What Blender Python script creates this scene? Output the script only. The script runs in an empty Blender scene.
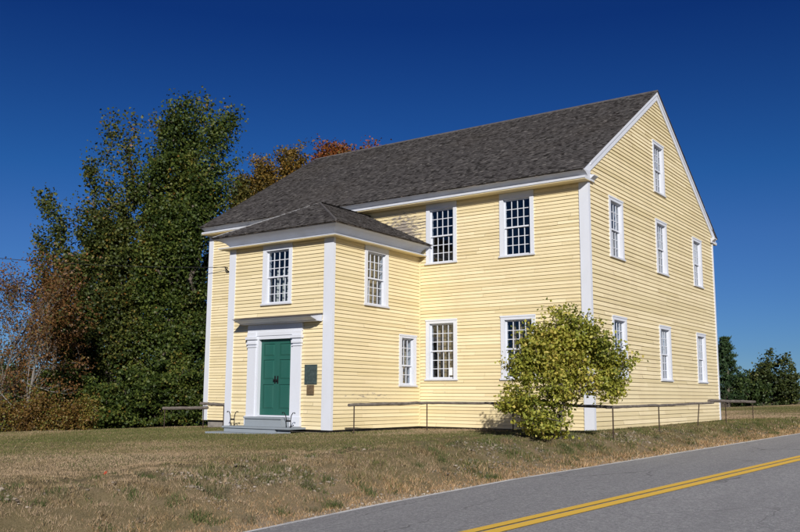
import bpy, bmesh, math, random
import numpy as np
from mathutils import Vector, Matrix
R = math.radians
rng = np.random.default_rng(7)
random.seed(7)
SC = bpy.context.scene
COL = SC.collection

# ------------------------------------------------------------------ camera
yaw, pitch, roll = 0.6174, 0.1492, 0.0061
cam_d = bpy.data.cameras.new('camera')
cam_d.sensor_width = 36.0
cam_d.lens = 862.775 / 800 * 36
cam_d.clip_start = 0.1
cam_d.clip_end = 4000
cam = bpy.data.objects.new('camera', cam_d)
COL.objects.link(cam)
f0 = Vector((-math.sin(yaw), math.cos(yaw), 0)); r0 = Vector((math.cos(yaw), math.sin(yaw), 0)); z0 = Vector((0, 0, 1))
fw = f0 * math.cos(pitch) + z0 * math.sin(pitch); up0 = z0 * math.cos(pitch) - f0 * math.sin(pitch)
rt = r0 * math.cos(roll) + up0 * math.sin(roll); upv = up0 * math.cos(roll) - r0 * math.sin(roll)
CAM = Vector((9.4241, -22.3688, 1.0172))
cam.matrix_world = Matrix(((rt.x, upv.x, -fw.x, CAM.x), (rt.y, upv.y, -fw.y, CAM.y), (rt.z, upv.z, -fw.z, CAM.z), (0, 0, 0, 1)))
SC.camera = cam

# ------------------------------------------------------------------ light
SUN_EL, SUN_AZ = R(24.0), R(138.4)            # azimuth clockwise from +Y
world = bpy.data.worlds.new('World'); SC.world = world; world.use_nodes = True
wn = world.node_tree.nodes; wl = world.node_tree.links; wn.clear()
wo = wn.new('ShaderNodeOutputWorld'); wb = wn.new('ShaderNodeBackground'); sky = wn.new('ShaderNodeTexSky')
sky.sky_type = 'NISHITA'; sky.sun_disc = False; sky.sun_elevation = SUN_EL; sky.sun_rotation = SUN_AZ
sky.altitude = 1500; sky.air_density = 1.0; sky.dust_density = 0.2; sky.ozone_density = 5.0
wb.inputs['Strength'].default_value = 0.055
# a dry autumn sky, deep blue away from the sun: the Nishita colour deepened with elevation
wt = wn.new('ShaderNodeTexCoord'); wsx = wn.new('ShaderNodeSeparateXYZ'); wr = wn.new('ShaderNodeValToRGB'); wm = wn.new('ShaderNodeMix'); wm.data_type = 'RGBA'; wm.blend_type = 'MULTIPLY'; wm.inputs[0].default_value = 1.0
wl.new(wt.outputs['Generated'], wsx.inputs[0]); wl.new(wsx.outputs['Z'], wr.inputs[0])
er = wr.color_ramp.elements
for p_, c_ in ((.0, (.50, .68, .92)), (.05, (.42, .62, .90)), (.178, (.33, .575, .92)), (.245, (.19, .51, .88)), (.41, (.073, .265, .68)), (1.0, (.22, .42, .80))):
    e_ = er[0] if p_ == 0 else er[-1] if p_ == 1 else er.new(p_)
    e_.color = (*c_, 1)
wl.new(sky.outputs[0], wm.inputs[6]); wl.new(wr.outputs[0], wm.inputs[7]); wl.new(wm.outputs[2], wb.inputs['Color']); wl.new(wb.outputs[0], wo.inputs['Surface'])
sd = bpy.data.lights.new('sun', 'SUN'); sd.energy = 4.2; sd.angle = R(0.53); sd.color = (1.0, 0.955, 0.89)
sun = bpy.data.objects.new('sun', sd); COL.objects.link(sun)
to_sun = Vector((math.sin(SUN_AZ) * math.cos(SUN_EL), math.cos(SUN_AZ) * math.cos(SUN_EL), math.sin(SUN_EL)))
sun.rotation_euler = to_sun.to_track_quat('Z', 'Y').to_euler()
vs = SC.view_settings
SC.display_settings.display_device = 'sRGB'
vs.view_transform = 'Standard'; vs.look = 'None'; vs.exposure = 0.25; vs.gamma = 1.0; vs.use_curve_mapping = False
SC.cycles.max_bounces = 8; SC.cycles.transparent_max_bounces = 16; SC.cycles.use_denoising = True
SC.cycles.caustics_reflective = False; SC.cycles.caustics_refractive = False

# ------------------------------------------------------------------ materials
class NT:
    """small node-tree helper"""
    def __init__(s, name):
        s.m = bpy.data.materials.new(name); s.m.use_nodes = True
        s.n = s.m.node_tree.nodes; s.l = s.m.node_tree.links
        s.bsdf = s.n['Principled BSDF']; s.out = s.n['Material Output']
        s.tc = s.n.new('ShaderNodeTexCoord')
    def link(s, a, b): s.l.new(a, b)
    def noise(s, scale, detail=4, rough=.6, vec=None, stretch=None):
        t = s.n.new('ShaderNodeTexNoise'); t.inputs['Scale'].default_value = scale
        t.inputs['Detail'].default_value = detail; t.inputs['Roughness'].default_value = rough
        v = vec or s.tc.outputs['Object']
        if stretch:
            mp = s.n.new('ShaderNodeMapping'); mp.inputs['Scale'].default_value = stretch
            s.link(v, mp.inputs['Vector']); v = mp.outputs[0]
        s.link(v, t.inputs['Vector']); return t.outputs['Fac']
    def ramp(s, fac, stops):
        r = s.n.new('ShaderNodeValToRGB'); e = r.color_ramp.elements
        while len(e) < len(stops): e.new(.5)
        for k, (p, c) in enumerate(stops):
            e[k].position = p; e[k].color = (*c, 1) if not isinstance(c, (int, float)) else (c, c, c, 1)
        s.link(fac, r.inputs[0]); return r.outputs[0]
    def mix(s, fac, a, b, mode='MIX'):
        m = s.n.new('ShaderNodeMix'); m.data_type = 'RGBA'; m.blend_type = mode
        for j, sock, v in ((0, m.inputs[0], fac), (6, m.inputs[6], a), (7, m.inputs[7], b)):
            if isinstance(v, (int, float)): sock.default_value = v if j == 0 else (v, v, v, 1)
            elif isinstance(v, tuple): sock.default_value = (*v, 1)
            else: s.link(v, sock)
        return m.outputs[2]
    def math(s, op, a, b=None, clamp=False):
        m = s.n.new('ShaderNodeMath'); m.operation = op; m.use_clamp = clamp
        for k, v in ((0, a), (1, b)):
            if v is None: continue
            if isinstance(v, (int, float)): m.inputs[k].default_value = v
            else: s.link(v, m.inputs[k])
        return m.outputs[0]
    def attr(s, name, out='Fac'):
        a = s.n.new('ShaderNodeAttribute'); a.attribute_name = name; return a.outputs[out]
    def blob(s, c, rad):
        """1 inside an ellipsoid, fading to 0 (object coordinates)"""
        mp = s.n.new('ShaderNodeVectorMath'); mp.operation = 'SUBTRACT'; s.link(s.tc.outputs['Object'], mp.inputs[0]); mp.inputs[1].default_value = c
        dv = s.n.new('ShaderNodeVectorMath'); dv.operation = 'DIVIDE'; s.link(mp.outputs[0], dv.inputs[0]); dv.inputs[1].default_value = rad
        ln = s.n.new('ShaderNodeVectorMath'); ln.operation = 'LENGTH'; s.link(dv.outputs[0], ln.inputs[0])
        return s.math('SUBTRACT', 1.0, ln.outputs['Value'], True)
    def bump(s, h, strength=.3, dist=.01):
        b = s.n.new('ShaderNodeBump'); b.inputs['Strength'].default_value = strength; b.inputs['Distance'].default_value = dist
        s.link(h, b.inputs['Height']); s.link(b.outputs[0], s.bsdf.inputs['Normal'])
    def fin(s, color=None, rough=.6, spec=.3, metal=0):
        if color is not None:
            if isinstance(color, tuple): s.bsdf.inputs['Base Color'].default_value = (*color, 1)
            else: s.link(color, s.bsdf.inputs['Base Color'])
        if isinstance(rough, (int, float)): s.bsdf.inputs['Roughness'].default_value = rough
        else: s.link(rough, s.bsdf.inputs['Roughness'])
        s.bsdf.inputs['Specular IOR Level'].default_value = spec; s.bsdf.inputs['Metallic'].default_value = metal
        return s.m

def m_siding():
    t = NT('yellow clapboard paint')
    base = t.mix(t.attr('tone'), (.665, .56, .325), (.815, .702, .452))
    n = t.noise(1.3, 5, .6, stretch=(1, 1, .35))
    base = t.mix(t.math('MULTIPLY', t.ramp(n, [(.45, 0.0), (.75, 1.0)]), .32), base, (.60, .48, .29))
    # weathered bare wood where the paint has gone (two patches that the wall really has)
    pn = t.noise(5, 6, .65, stretch=(1, 1, 4.5))
    b1 = t.blob((-6.35, -.02, 6.3), (1.5, .5, .95)); b2 = t.blob((-5.68, -2.6, 1.0), (.5, 2.3, .32)); b3 = t.blob((-4.9, -.02, 1.2), (1.2, .5, .35))
    bs = t.math('ADD', t.math('ADD', t.math('MULTIPLY', b1, 1.1), t.math('MULTIPLY', b2, .5)), t.math('MULTIPLY', b3, .35))
    msk = t.ramp(t.math('ADD', bs, t.math('MULTIPLY', t.math('SUBTRACT', pn, .5), 3.0)), [(.62, 0.0), (.70, 1.0)])
    grey = t.ramp(t.noise(20, 4, .7, stretch=(.3, .3, 4)), [(.3, (.16, .135, .11)), (.7, (.42, .37, .31))])
    # tiny flakes all over
    fl = t.ramp(t.noise(26, 3, .6, stretch=(1, 1, 2)), [(.735, 0.0), (.76, 1.0)])
    base = t.mix(t.math('MULTIPLY', fl, .55), base, (.45, .38, .28))
    col = t.mix(msk, base, grey)
    t.bump(t.noise(60, 3, .6, stretch=(.2, .2, 1)), .12, .004)
    return t.fin(col, .55, .3)
def m_paint(name, c, dirt=.25, rough=.5, dcol=(.45, .43, .40)):
    t = NT(name)
    n = t.noise(2.2, 6, .65, stretch=(1, 1, .4)); n2 = t.noise(24, 4, .7)
    col = t.mix(t.math('MULTIPLY', t.ramp(n, [(.42, 0.0), (.78, 1.0)]), dirt), c, dcol)
    col = t.mix(t.math('MULTIPLY', t.ramp(n2, [(.66, 0.0), (.72, 1.0)]), dirt), col, dcol)
    t.bump(n2, .08, .004)
    return t.fin(col, rough, .3)
def m_shingle():
    t = NT('weathered grey wood shingle')
    c = t.ramp(t.attr('tone'), [(0.0, (.028, .025, .024)), (.4, (.088, .081, .079)), (.8, (.130, .120, .116)), (1.0, (.20, .185, .17))])
    n = t.noise(.9, 5, .65); c = t.mix(t.math('MULTIPLY', t.ramp(n, [(.45, 0.0), (.7, 1.0)]), .25), c, (.048, .043, .044))
    n2 = t.noise(.35, 3, .5); c = t.mix(t.math('MULTIPLY', t.ramp(n2, [(.5, 0.0), (.75, 1.0)]), .25), c, (.095, .08, .066))
    t.bump(t.noise(30, 3, .6), .3, .006)
    return t.fin(c, .9, .12)
def m_wood(name, a, b, sc=(14, 14, 14), rough=.85):
    t = NT(name); n = t.noise(1.0, 6, .7, stretch=sc)
    c = t.ramp(n, [(.3, a), (.7, b)]); t.bump(n, .4, .01); return t.fin(c, rough, .15)
def m_plain(name, c, rough=.6, metal=0, var=.25, scale=6):
    t = NT(name); n = t.noise(scale, 5, .65)
    lo = tuple(x * (1 - var) for x in c); hi = tuple(min(1, x * (1 + var)) for x in c)
    col = t.ramp(n, [(.3, lo), (.7, hi)]); t.bump(n, .1, .004); return t.fin(col, rough, .3, metal)
def m_glass():
    t = NT('old window glass')
    tr = t.n.new('ShaderNodeBsdfTransparent'); tr.inputs[0].default_value = (.62, .68, .74, 1)
    gl = t.n.new('ShaderNodeBsdfGlossy'); gl.inputs['Roughness'].default_value = .03; gl.inputs['Color'].default_value = (.95, .97, 1, 1)
    lw = t.n.new('ShaderNodeLayerWeight'); lw.inputs['Blend'].default_value = .5; fr = t.math('ADD', t.math('MULTIPLY', t.math('POWER', lw.outputs['Facing'], 5.0), .9), .085)
    b = t.n.new('ShaderNodeBump'); b.inputs['Strength'].default_value = .35; b.inputs['Distance'].default_value = .02
    t.link(t.noise(5, 2, .4), b.inputs['Height']); t.link(b.outputs[0], gl.inputs['Normal'])
    mx = t.n.new('ShaderNodeMixShader'); t.link(fr, mx.inputs[0]); t.link(tr.outputs[0], mx.inputs[1]); t.link(gl.outputs[0], mx.inputs[2])
    t.link(mx.outputs[0], t.out.inputs['Surface']); return t.m
def m_leaf(name, stops, trans=.3, rough=.55):
    t = NT(name)
    c = t.ramp(t.attr('tone'), stops)
    t.link(c, t.bsdf.inputs['Base Color']); t.bsdf.inputs['Roughness'].default_value = rough; t.bsdf.inputs['Specular IOR Level'].default_value = .4
    tl = t.n.new('ShaderNodeBsdfTranslucent'); t.link(t.mix(1.0, c, (1.0, .95, .45), 'MULTIPLY'), tl.inputs[0])
    mx = t.n.new('ShaderNodeMixShader'); mx.inputs[0].default_value = trans
    t.link(t.bsdf.outputs[0], mx.inputs[1]); t.link(tl.outputs[0], mx.inputs[2]); t.link(mx.outputs[0], t.out.inputs['Surface']); return t.m
def m_attrcol(name, rough=.85):
    t = NT(name); return t.fin(t.attr('col', 'Color'), rough, .1)
def m_ground():
    t = NT('dry autumn lawn soil')
    n1 = t.noise(.16, 6, .62); n2 = t.noise(1.6, 6, .7); n3 = t.noise(14, 5, .75)
    c = t.ramp(n1, [(.34, (.115, .105, .042)), (.47, (.19, .148, .075)), (.56, (.25, .185, .112)), (.7, (.15, .128, .058))])
    c = t.mix(t.ramp(n2, [(.4, 0.0), (.68, .65)]), c, (.22, .168, .10))
    c = t.mix(t.ramp(n3, [(.5, 0.0), (.75, .45)]), c, (.13, .115, .06))
    n6 = t.noise(55, 5, .8); c = t.mix(t.ramp(n6, [(.36, .85), (.52, 0.0)]), c, (.075, .062, .035)); c = t.mix(t.ramp(n6, [(.55, 0.0), (.68, .7)]), c, (.30, .245, .16))
    # sandy shoulder beside the asphalt
    sh = t.attr('verge'); shn = t.math('MULTIPLY', sh, t.math('ADD', t.ramp(n2, [(.4, .15), (.65, 1.0)]), 0))
    sand = t.ramp(n3, [(.3, (.20, .15, .10)), (.7, (.40, .34, .26))])
    c = t.mix(shn, c, sand)
    t.bump(n3, .35, .03)
    return t.fin(c, .95, .08)
def m_asphalt():
    t = NT('worn grey asphalt')
    n1 = t.noise(.5, 5, .6, stretch=(1.0, .12, 1)); n3 = t.noise(90, 3, .8); n4 = t.noise(420, 2, .9)
    c = t.ramp(n1, [(.3, (.39, .38, .375)), (.7, (.50, .487, .475))])
    g1 = t.noise(26, 6, .85); c = t.mix(t.ramp(g1, [(.38, 1.0), (.49, 0.0)]), c, (.09, .118, .118)); c = t.mix(t.ramp(g1, [(.53, 0.0), (.62, .9)]), c, (.80, .78, .75))
    n5 = t.noise(9, 4, .75); c = t.mix(t.ramp(n5, [(.38, .5), (.6, 0.0)]), c, (.24, .235, .235))
    c = t.mix(t.ramp(t.noise(1.1, 4, .6, stretch=(1.6, .2, 1)), [(.5, 0.0), (.72, .45)]), c, (.25, .245, .245))
    c = t.mix(t.ramp(n3, [(.35, .8), (.65, 0.0)]), c, (.17, .168, .17))
    c = t.mix(t.ramp(n4, [(.55, 0.0), (.72, .75)]), c, (.66, .65, .63))
    # long thin cracks and a darker worn patch
    cr = t.n.new('ShaderNodeTexVoronoi'); cr.feature = 'DISTANCE_TO_EDGE'; cr.inputs['Scale'].default_value = .55
    mp = t.n.new('ShaderNodeMapping'); mp.inputs['Scale'].default_value = (1.2, .28, 1)
    dn = t.n.new('ShaderNodeTexNoise'); dn.inputs['Scale'].default_value = 2.5
    av = t.n.new('ShaderNodeVectorMath'); av.operation = 'MULTIPLY_ADD'; t.link(dn.outputs['Color'], av.inputs[0]); av.inputs[1].default_value = (.35, .6, 0); t.link(t.tc.outputs['Object'], av.inputs[2])
    t.link(t.tc.outputs['Object'], dn.inputs['Vector']); t.link(av.outputs[0], mp.inputs[0]); t.link(mp.outputs[0], cr.inputs['Vector'])
    crk = t.ramp(cr.outputs['Distance'], [(.003, 1.0), (.010, 0.0)])
    crk = t.math('MULTIPLY', crk, t.ramp(t.noise(.35, 3, .5), [(.49, 0.0), (.62, .75)]))
    c = t.mix(crk, c, (.11, .108, .108))
    t.bump(n4, .6, .008)
    return t.fin(c, .85, .2)
def m_line(name, c, wear):
    t = NT(name); n = t.noise(60, 5, .8); n2 = t.noise(2.0, 4, .6)
    k = t.math('ADD', n, t.math('MULTIPLY', n2, .5))
    msk = t.ramp(k, [(wear, 0.0), (wear + .1, 1.0)])
    col = t.mix(msk, (.33, .32, .32), c); return t.fin(col, .7, .25)

M = dict(
    siding=m_siding(), white=m_paint('white trim paint', (.655, .68, .74), .2),
    trim=m_paint('weathered white trim paint', (.60, .62, .67), .4), green=m_paint('dark green door paint', (.021, .105, .082), .3, .4, (.05, .12, .10)),
    step=m_paint('blue grey porch paint', (.27, .305, .335), .35, .6, (.2, .21, .2)),
    shingle=m_shingle(), deck=m_plain('roof boards', (.12, .10, .085), .9), hip=m_plain('pale flashing', (.24, .24, .245), .5, 0, .2),
    hipdark=m_plain('weathered ridge board', (.11, .10, .095), .8), glass=m_glass(), plaster=m_plain('old interior plaster', (.42, .38, .31), .9, 0, .1, 2),
    floorwood=m_wood('interior floorboards', (.18, .10, .05), (.30, .18, .09), (2, 14, 14)), shutter=m_wood('tan interior panelling', (.36, .24, .11), (.55, .39, .20), (12, 12, 2)),
    curtain=m_plain('cream window curtain', (.75, .70, .58), .9, 0, .08), paper=m_plain('white paper', (.8, .8, .78), .9, 0, .05),
    stone=m_plain('granite foundation', (.24, .22, .20), .9, 0, .35, 5), bronze=m_plain('patinated bronze', (.10, .135, .125), .45, .5, .35, 14),
    brown=m_plain('brown bronze', (.24, .17, .10), .5, .5, .3, 14), plaqueletter=m_plain('worn raised bronze', (.20, .22, .19), .45, .7),
    iron=m_plain('black wrought iron', (.018, .018, .019), .55, .4), rust=m_plain('rusty iron rod', (.06, .042, .032), .8, .3, .4, 30),
    rail=m_wood('weathered grey rail wood', (.065, .053, .045), (.27, .235, .20), (6, 6, 30)),
    bark=m_wood('grey brown bark', (.06, .048, .038), (.17, .145, .12), (9, 9, 2.5), .95), palebark=m_wood('pale grey bark', (.11, .10, .09), (.27, .25, .225), (9, 9, 3), .95),
    cable=m_plain('black cable', (.02, .02, .02), .6), ground=m_ground(), asphalt=m_asphalt(),
    yellow=m_line('yellow road paint', (.90, .56, .075), .47), edge=m_line('worn white road paint', (.74, .73, .70), .62),
    grass=m_attrcol('grass blades'), gravel=m_attrcol('bank stones', .95),
)

# ------------------------------------------------------------------ mesh builder
class MB:
    def __init__(s): s.v = []; s.f = []; s.t = []
    def quad(s, a, b, c, d, tone=.5):
        i = len(s.v); s.v += [tuple(a), tuple(b), tuple(c), tuple(d)]; s.f.append((i, i + 1, i + 2, i + 3)); s.t.append(tone)
    def poly(s, pts, tone=.5):
        i = len(s.v); s.v += [tuple(p) for p in pts]; s.f.append(tuple(range(i, i + len(pts)))); s.t.append(tone)
    def hexa(s, p, tone=.5):
        """eight corners: bottom 4 counter-clockwise, then top 4"""
        i = len(s.v); s.v += [tuple(q) for q in p]
        for f in ((3, 2, 1, 0), (4, 5, 6, 7), (0, 1, 5, 4), (1, 2, 6, 5), (2, 3, 7, 6), (3, 0, 4, 7)):
            s.f.append(tuple(i + k for k in f)); s.t.append(tone)
    def box(s, x0, x1, y0, y1, z0, z1, tone=.5):
        s.hexa([(x0, y0, z0), (x1, y0, z0), (x1, y1, z0), (x0, y1, z0), (x0, y0, z1), (x1, y0, z1), (x1, y1, z1), (x0, y1, z1)], tone)
    def lbox(s, F, u0, u1, n0, n1, z0, z1, tone=.5):
        P = F.p
        s.hexa([P(u0, n1, z0), P(u1, n1, z0), P(u1, n0, z0), P(u0, n0, z0), P(u0, n1, z1), P(u1, n1, z1), P(u1, n0, z1), P(u0, n0, z1)], tone)
    def prism(s, ring, vec, tone=.5):
        """closed ring of points extruded by vec"""
        n = len(ring); v = Vector(vec); i = len(s.v)
        s.v += [tuple(p) for p in ring] + [tuple(Vector(p) + v) for p in ring]
        s.f.append(tuple(i + k for k in reversed(range(n)))); s.f.append(tuple(i + n + k for k in range(n))); s.t += [tone, tone]
        for k in range(n):
            k2 = (k + 1) % n; s.f.append((i + k, i + k2, i + n + k2, i + n + k)); s.t.append(tone)
    def tube(s, pts, rad, sides=6, tone=.5, cap=True):
        pts = [Vector(p) for p in pts]; n = len(pts)
        rad = rad if isinstance(rad, (list, tuple)) else [rad] * n
        i = len(s.v); ref = None
        for k, p in enumerate(pts):
            d = (pts[min(k + 1, n - 1)] - pts[max(k - 1, 0)]).normalized()
            if ref is None: ref = Vector((0, 0, 1)) if abs(d.z) < .8 else Vector((1, 0, 0))
            a = d.cross(ref).normalized(); b = d.cross(a).normalized(); ref = a.cross(d).normalized() if False else ref
            for q in range(sides):
                w = 2 * math.pi * q / sides; s.v.append(tuple(p + (a * math.cos(w) + b * math.sin(w)) * rad[k]))
        for k in range(n - 1):
            for q in range(sides):
                q2 = (q + 1) % sides
                s.f.append((i + k * sides + q, i + k * sides + q2, i + (k + 1) * sides + q2, i + (k + 1) * sides + q)); s.t.append(tone)
        if cap:
            s.f.append(tuple(i + q for q in range(sides))); s.f.append(tuple(i + (n - 1) * sides + q for q in reversed(range(sides)))); s.t += [tone, tone]
    def build(s, name, mat, parent=None, smooth=False, recalc=True):
        me = bpy.data.meshes.new(name); me.from_pydata(s.v, [], s.f)
        if recalc:
            bm = bmesh.new(); bm.from_mesh(me); bmesh.ops.recalc_face_normals(bm, faces=bm.faces); bm.to_mesh(me); bm.free()
        a = me.attributes.new('tone', 'FLOAT', 'FACE'); a.data.foreach_set('value', np.array(s.t, dtype=np.float32))
        if smooth: me.polygons.foreach_set('use_smooth', [True] * len(me.polygons))
        me.materials.append(mat); me.update()
        o = bpy.data.objects.new(name, me); COL.objects.link(o)
        if parent: o.parent = parent
        return o
class Frame:
    """a wall plane: u along it, n outward, z up"""
    def __init__(s, O, U, N): s.O = Vector(O); s.U = Vector(U); s.N = Vector(N)
    def p(s, u, n, z): q = s.O + s.U * u + s.N * n; return (q.x, q.y, z)
def tag(o, label=None, cat=None, group=None, kind=None):
    if label: o['label'] = label
    if cat: o['category'] = cat
    if group: o['group'] = group
    if kind: o['kind'] = kind
    return o
def thing(name, loc=(0, 0, 0), label=None, cat=None, group=None):
    o = bpy.data.objects.new(name, None); o.empty_display_size = .2; o.location = loc; COL.objects.link(o)
    return tag(o, label, cat, group)
def raw(name, V, F, mat, parent=None, tone=None, col=None):
    me = bpy.data.meshes.new(name); n = len(F); k = F.shape[1]
    me.vertices.add(len(V)); me.vertices.foreach_set('co', V.astype(np.float32).ravel())
    me.loops.add(n * k); me.loops.foreach_set('vertex_index', F.astype(np.int32).ravel())
    me.polygons.add(n); me.polygons.foreach_set('loop_start', np.arange(0, n * k, k, dtype=np.int32))
    me.polygons.foreach_set('loop_total', np.full(n, k, dtype=np.int32)); me.update(calc_edges=True)
    if tone is not None:
        a = me.attributes.new('tone', 'FLOAT', 'FACE'); a.data.foreach_set('value', tone.astype(np.float32))
    if col is not None:
        a = me.attributes.new('col', 'FLOAT_COLOR', 'FACE'); a.data.foreach_set('color', np.concatenate([col, np.ones((n, 1))], 1).astype(np.float32).ravel())
    me.materials.append(mat); o = bpy.data.objects.new(name, me); COL.objects.link(o)
    if parent: o.parent = parent
    return o

# ------------------------------------------------------------------ terrain and road
def sst(a, b, x):
    t = np.clip((x - a) / (b - a), 0, 1); return t * t * (3 - 2 * t)
LANE = 2.9
def road_cx(y): return .0952 * y + 5.894
def road_z(y): 
    y = np.asarray(y, float); yc = np.clip(y, -60, 45)
    return -.6 + .02 * (yc + 22.37) + .004 * (y - yc)
def road_drop(y): return np.interp(y, [-16, -12.5, -9], [.235, .135, .085])
def vnoise(x, y, s, seed=0):
    """value noise in 0..1"""
    x = np.asarray(x, float) / s + 37.7 * seed; y = np.asarray(y, float) / s + 11.3 * seed
    xi = np.floor(x).astype(np.int64); yi = np.floor(y).astype(np.int64); fx = x - xi; fy = y - yi
    fx = fx * fx * (3 - 2 * fx); fy = fy * fy * (3 - 2 * fy)
    def h(a, b):
        n = (a * 374761393 + b * 668265263 + seed * 1442695) & 0x7fffffff
        n = ((n ^ (n >> 13)) * 1274126177) & 0x7fffffff
        return ((n ^ (n >> 16)) & 0xffff) / 65535.
    return (h(xi, yi) * (1 - fx) + h(xi + 1, yi) * fx) * (1 - fy) + (h(xi, yi + 1) * (1 - fx) + h(xi + 1, yi + 1) * fx) * fy
def fbm(x, y, s, seed=0): return .55 * vnoise(x, y, s, seed) + .28 * vnoise(x, y, s / 2.3, seed + 1) + .17 * vnoise(x, y, s / 5.1, seed + 2)
def lawn_z(x, y):
    x = np.asarray(x, float); y = np.asarray(y, float)
    b = np.interp(x, [-300, -60, -40, -25, -15, -6, 0, 1, 20], [-2.5, -1.5, -.95, -.52, -.19, .01, .10, .14, .25])
    b = b - .02 * np.clip(-y - 5, 0, 30)
    b = b + np.interp(y, [0, 12, 40, 90, 300], [0, .05, .32, .62, 1.2]) * sst(-25, -2, x)
    return b + (fbm(x, y, 5, 3) - .5) * .10 * sst(.5, 4, np.hypot(np.clip(np.abs(x + 7.7) - 8, 0, 99), np.clip(np.abs(y - 4) - 8.5, 0, 99)))
def ground_z(x, y):
    x = np.asarray(x, float); y = np.asarray(y, float)
    t = road_cx(y) - LANE - x; zr = road_z(y)
    w = sst(.05, 2.3, t)
    L = (zr - road_drop(y) - .03) * (1 - w) + lawn_z(x, y) * w + ((fbm(x, y, .7, 9) - .5) * .22 + (vnoise(x, y, .28, 19) - .5) * .10) * sst(.2, .8, t) * (1 - sst(1.3, 2.4, t) * sst(-6, -2, y)) * (1 - sst(2.6, 4.5, t))
    t2 = x - (road_cx(y) + 3.1); Rr = zr - .13 + .015 * np.clip(t2, 0, 60) + (fbm(x, y, 3, 5) - .5) * .2 * sst(.5, 4, t2)
    mid = zr - .26
    return np.where(t >= 0, L, np.where(t2 >= 0, Rr, mid))
def axis(lo, a, b, hi, fine, grow=1.22):
    v = list(np.arange(a, b + 1e-6, fine)); s = fine
    while v[-1] < hi: s *= grow; v.append(v[-1] + s)
    s = fine; w = []
    q = a
    while q > lo: s *= grow; q -= s; w.append(q)
    return np.array(w[::-1] + v)
xs = axis(-900, -26, 9, 900, .22); ys = axis(-700, -24, 20, 1500, .25)
gx, gy = np.meshgrid(xs, ys); gz = ground_z(gx, gy)
V = np.stack([gx.ravel(), gy.ravel(), gz.ravel()], 1); nx, ny = len(xs), len(ys)
ii = (np.arange(ny - 1)[:, None] * nx + np.arange(nx - 1)[None]).ravel()
ground = raw('ground', V, np.stack([ii, ii + 1, ii + nx + 1, ii + nx], 1), M['ground'])
ground.data.polygons.foreach_set('use_smooth', [True] * len(ground.data.polygons))
tt = (road_cx(gy) - LANE - gx).ravel(); vg = np.where(tt > -3, (1 - sst(.15, .75, tt)), np.where(tt < -6, 1 - sst(6, 6.9, -tt), 0))
a = ground.data.attributes.new('verge', 'FLOAT', 'POINT'); a.data.foreach_set('value', vg.astype(np.float32))
tag(ground, kind='structure')

def ribbon(name, o0, o1, mat, lift, ya=-140, yb=260, step=.5, crown=True):
    yy = np.arange(ya, yb, step); offs = [o0, o1] if not (o0 < 0 < o1) else [o0, o0 * .5, 0, o1 * .5, o1]
    if name == 'road': offs = [o0, -2.2, -1.2, -.3, .3, 1.2, 2.2, o1]
    vv = []; jit = .0
    for y in yy:
        for k, o in enumerate(offs):
            e = 0
            if name == 'road' and k == 0: e = (vnoise(y, 0, .35, 4) - .5) * .10 + (vnoise(y, 0, 1.6, 5) - .5) * .12
            oo = o + e
            vv.append((road_cx(y) + oo, y - oo * .0952, road_z(y) - (road_drop(y) if oo < 0 else .09) * min(1, (abs(oo) / 2.9)) ** 1.3 * (1 if abs(oo) > .21 else 1) + lift))
    n = len(offs); vv = np.array(vv); i = (np.arange(len(yy) - 1)[:, None] * n + np.arange(n - 1)[None]).ravel()
    return tag(raw(name, vv, np.stack([i, i + 1, i + n + 1, i + n], 1), mat), kind='structure')
ribbon('road', -LANE - .08, 3.05, M['asphalt'], 0)
ribbon('road_centre_line', -.18, -.025, M['yellow'], .006)
ribbon('road_centre_line', .025, .18, M['yellow'], .006)
ribbon('road_edge_line', -LANE - .05, -LANE + .045, M['edge'], .006)
ribbon('road_edge_line', 2.8, 2.9, M['edge'], .006)

# ------------------------------------------------------------------ meeting house
L, W, P0, P1, D = 15.35, 12.20, 5.69, 9.69, 4.26
ZS, ZE = .095, 7.03                                   # bottom of siding, soffit
RY, RZ = 6.1, 11.50                                   # ridge
EZ = 7.29; EY = -.50; SL = (RZ - EZ) / (RY - EY)
house = thing('meeting_house', (-7.7, 6, 0), 'two storey pale yellow clapboard meeting house with projecting entrance vestibule', 'meeting house')
def H(o): o.parent = house; o.matrix_parent_inverse = Matrix.Translation(-house.location); return o

Ff = Frame((0, 0, 0), (1, 0, 0), (0, -1, 0))         # front, u = x
Fg = Frame((0, 0, 0), (0, 1, 0), (1, 0, 0))          # gable, u = y
Fl = Frame((-L, 0, 0), (0, 1, 0), (-1, 0, 0))        # far gable
Fr = Frame((0, W, 0), (1, 0, 0), (0, 1, 0))          # rear
Fp = Frame((0, -D, 0), (1, 0, 0), (0, -1, 0))        # vestibule front
Fs = Frame((-P0, 0, 0), (0, 1, 0), (1, 0, 0))        # vestibule right side
Fv = Frame((-P1, 0, 0), (0, 1, 0), (-1, 0, 0))       # vestibule left side
wins = []   # frame, u0, u1, z0, z1, cols, rows up, rows down, top casing
for z0, z1, tc in ((5.075, ZE - .018, .19), (1.48, 3.355, .13)):
    wins += [(Ff, -2.80, -1.67, z0, z1, 4, 3, 3, tc), (Ff, -5.433, -4.302, z0, z1, 4, 3, 3, tc)]
for z0, z1 in ((5.075, 6.925), (1.535, 3.372)):
    for u in (1.48, 5.53, 9.55): wins.append((Fg, u, u + 1.12, z0, z1, 4, 3, 3, .13))
wins.append((Fg, 5.53, 6.65, 7.825, 9.645, 4, 3, 3, .13))
wins.append((Fp, -8.34, -7.19, 3.58, 5.343, 4, 3, 3, .17))
wins.append((Fs, -2.87, -1.72, 3.58, 5.343, 4, 3, 3, .17))
wins.append((Fs, -1.13, -.23, 1.29, 2.865, 3, 3, 2, .11))
CW = .125
def holes(F, extra=()): return [(w[1] + .05, w[2] - .05, w[3] + .03, w[4] - .05) for w in wins if w[0] is F] + list(extra)

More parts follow.
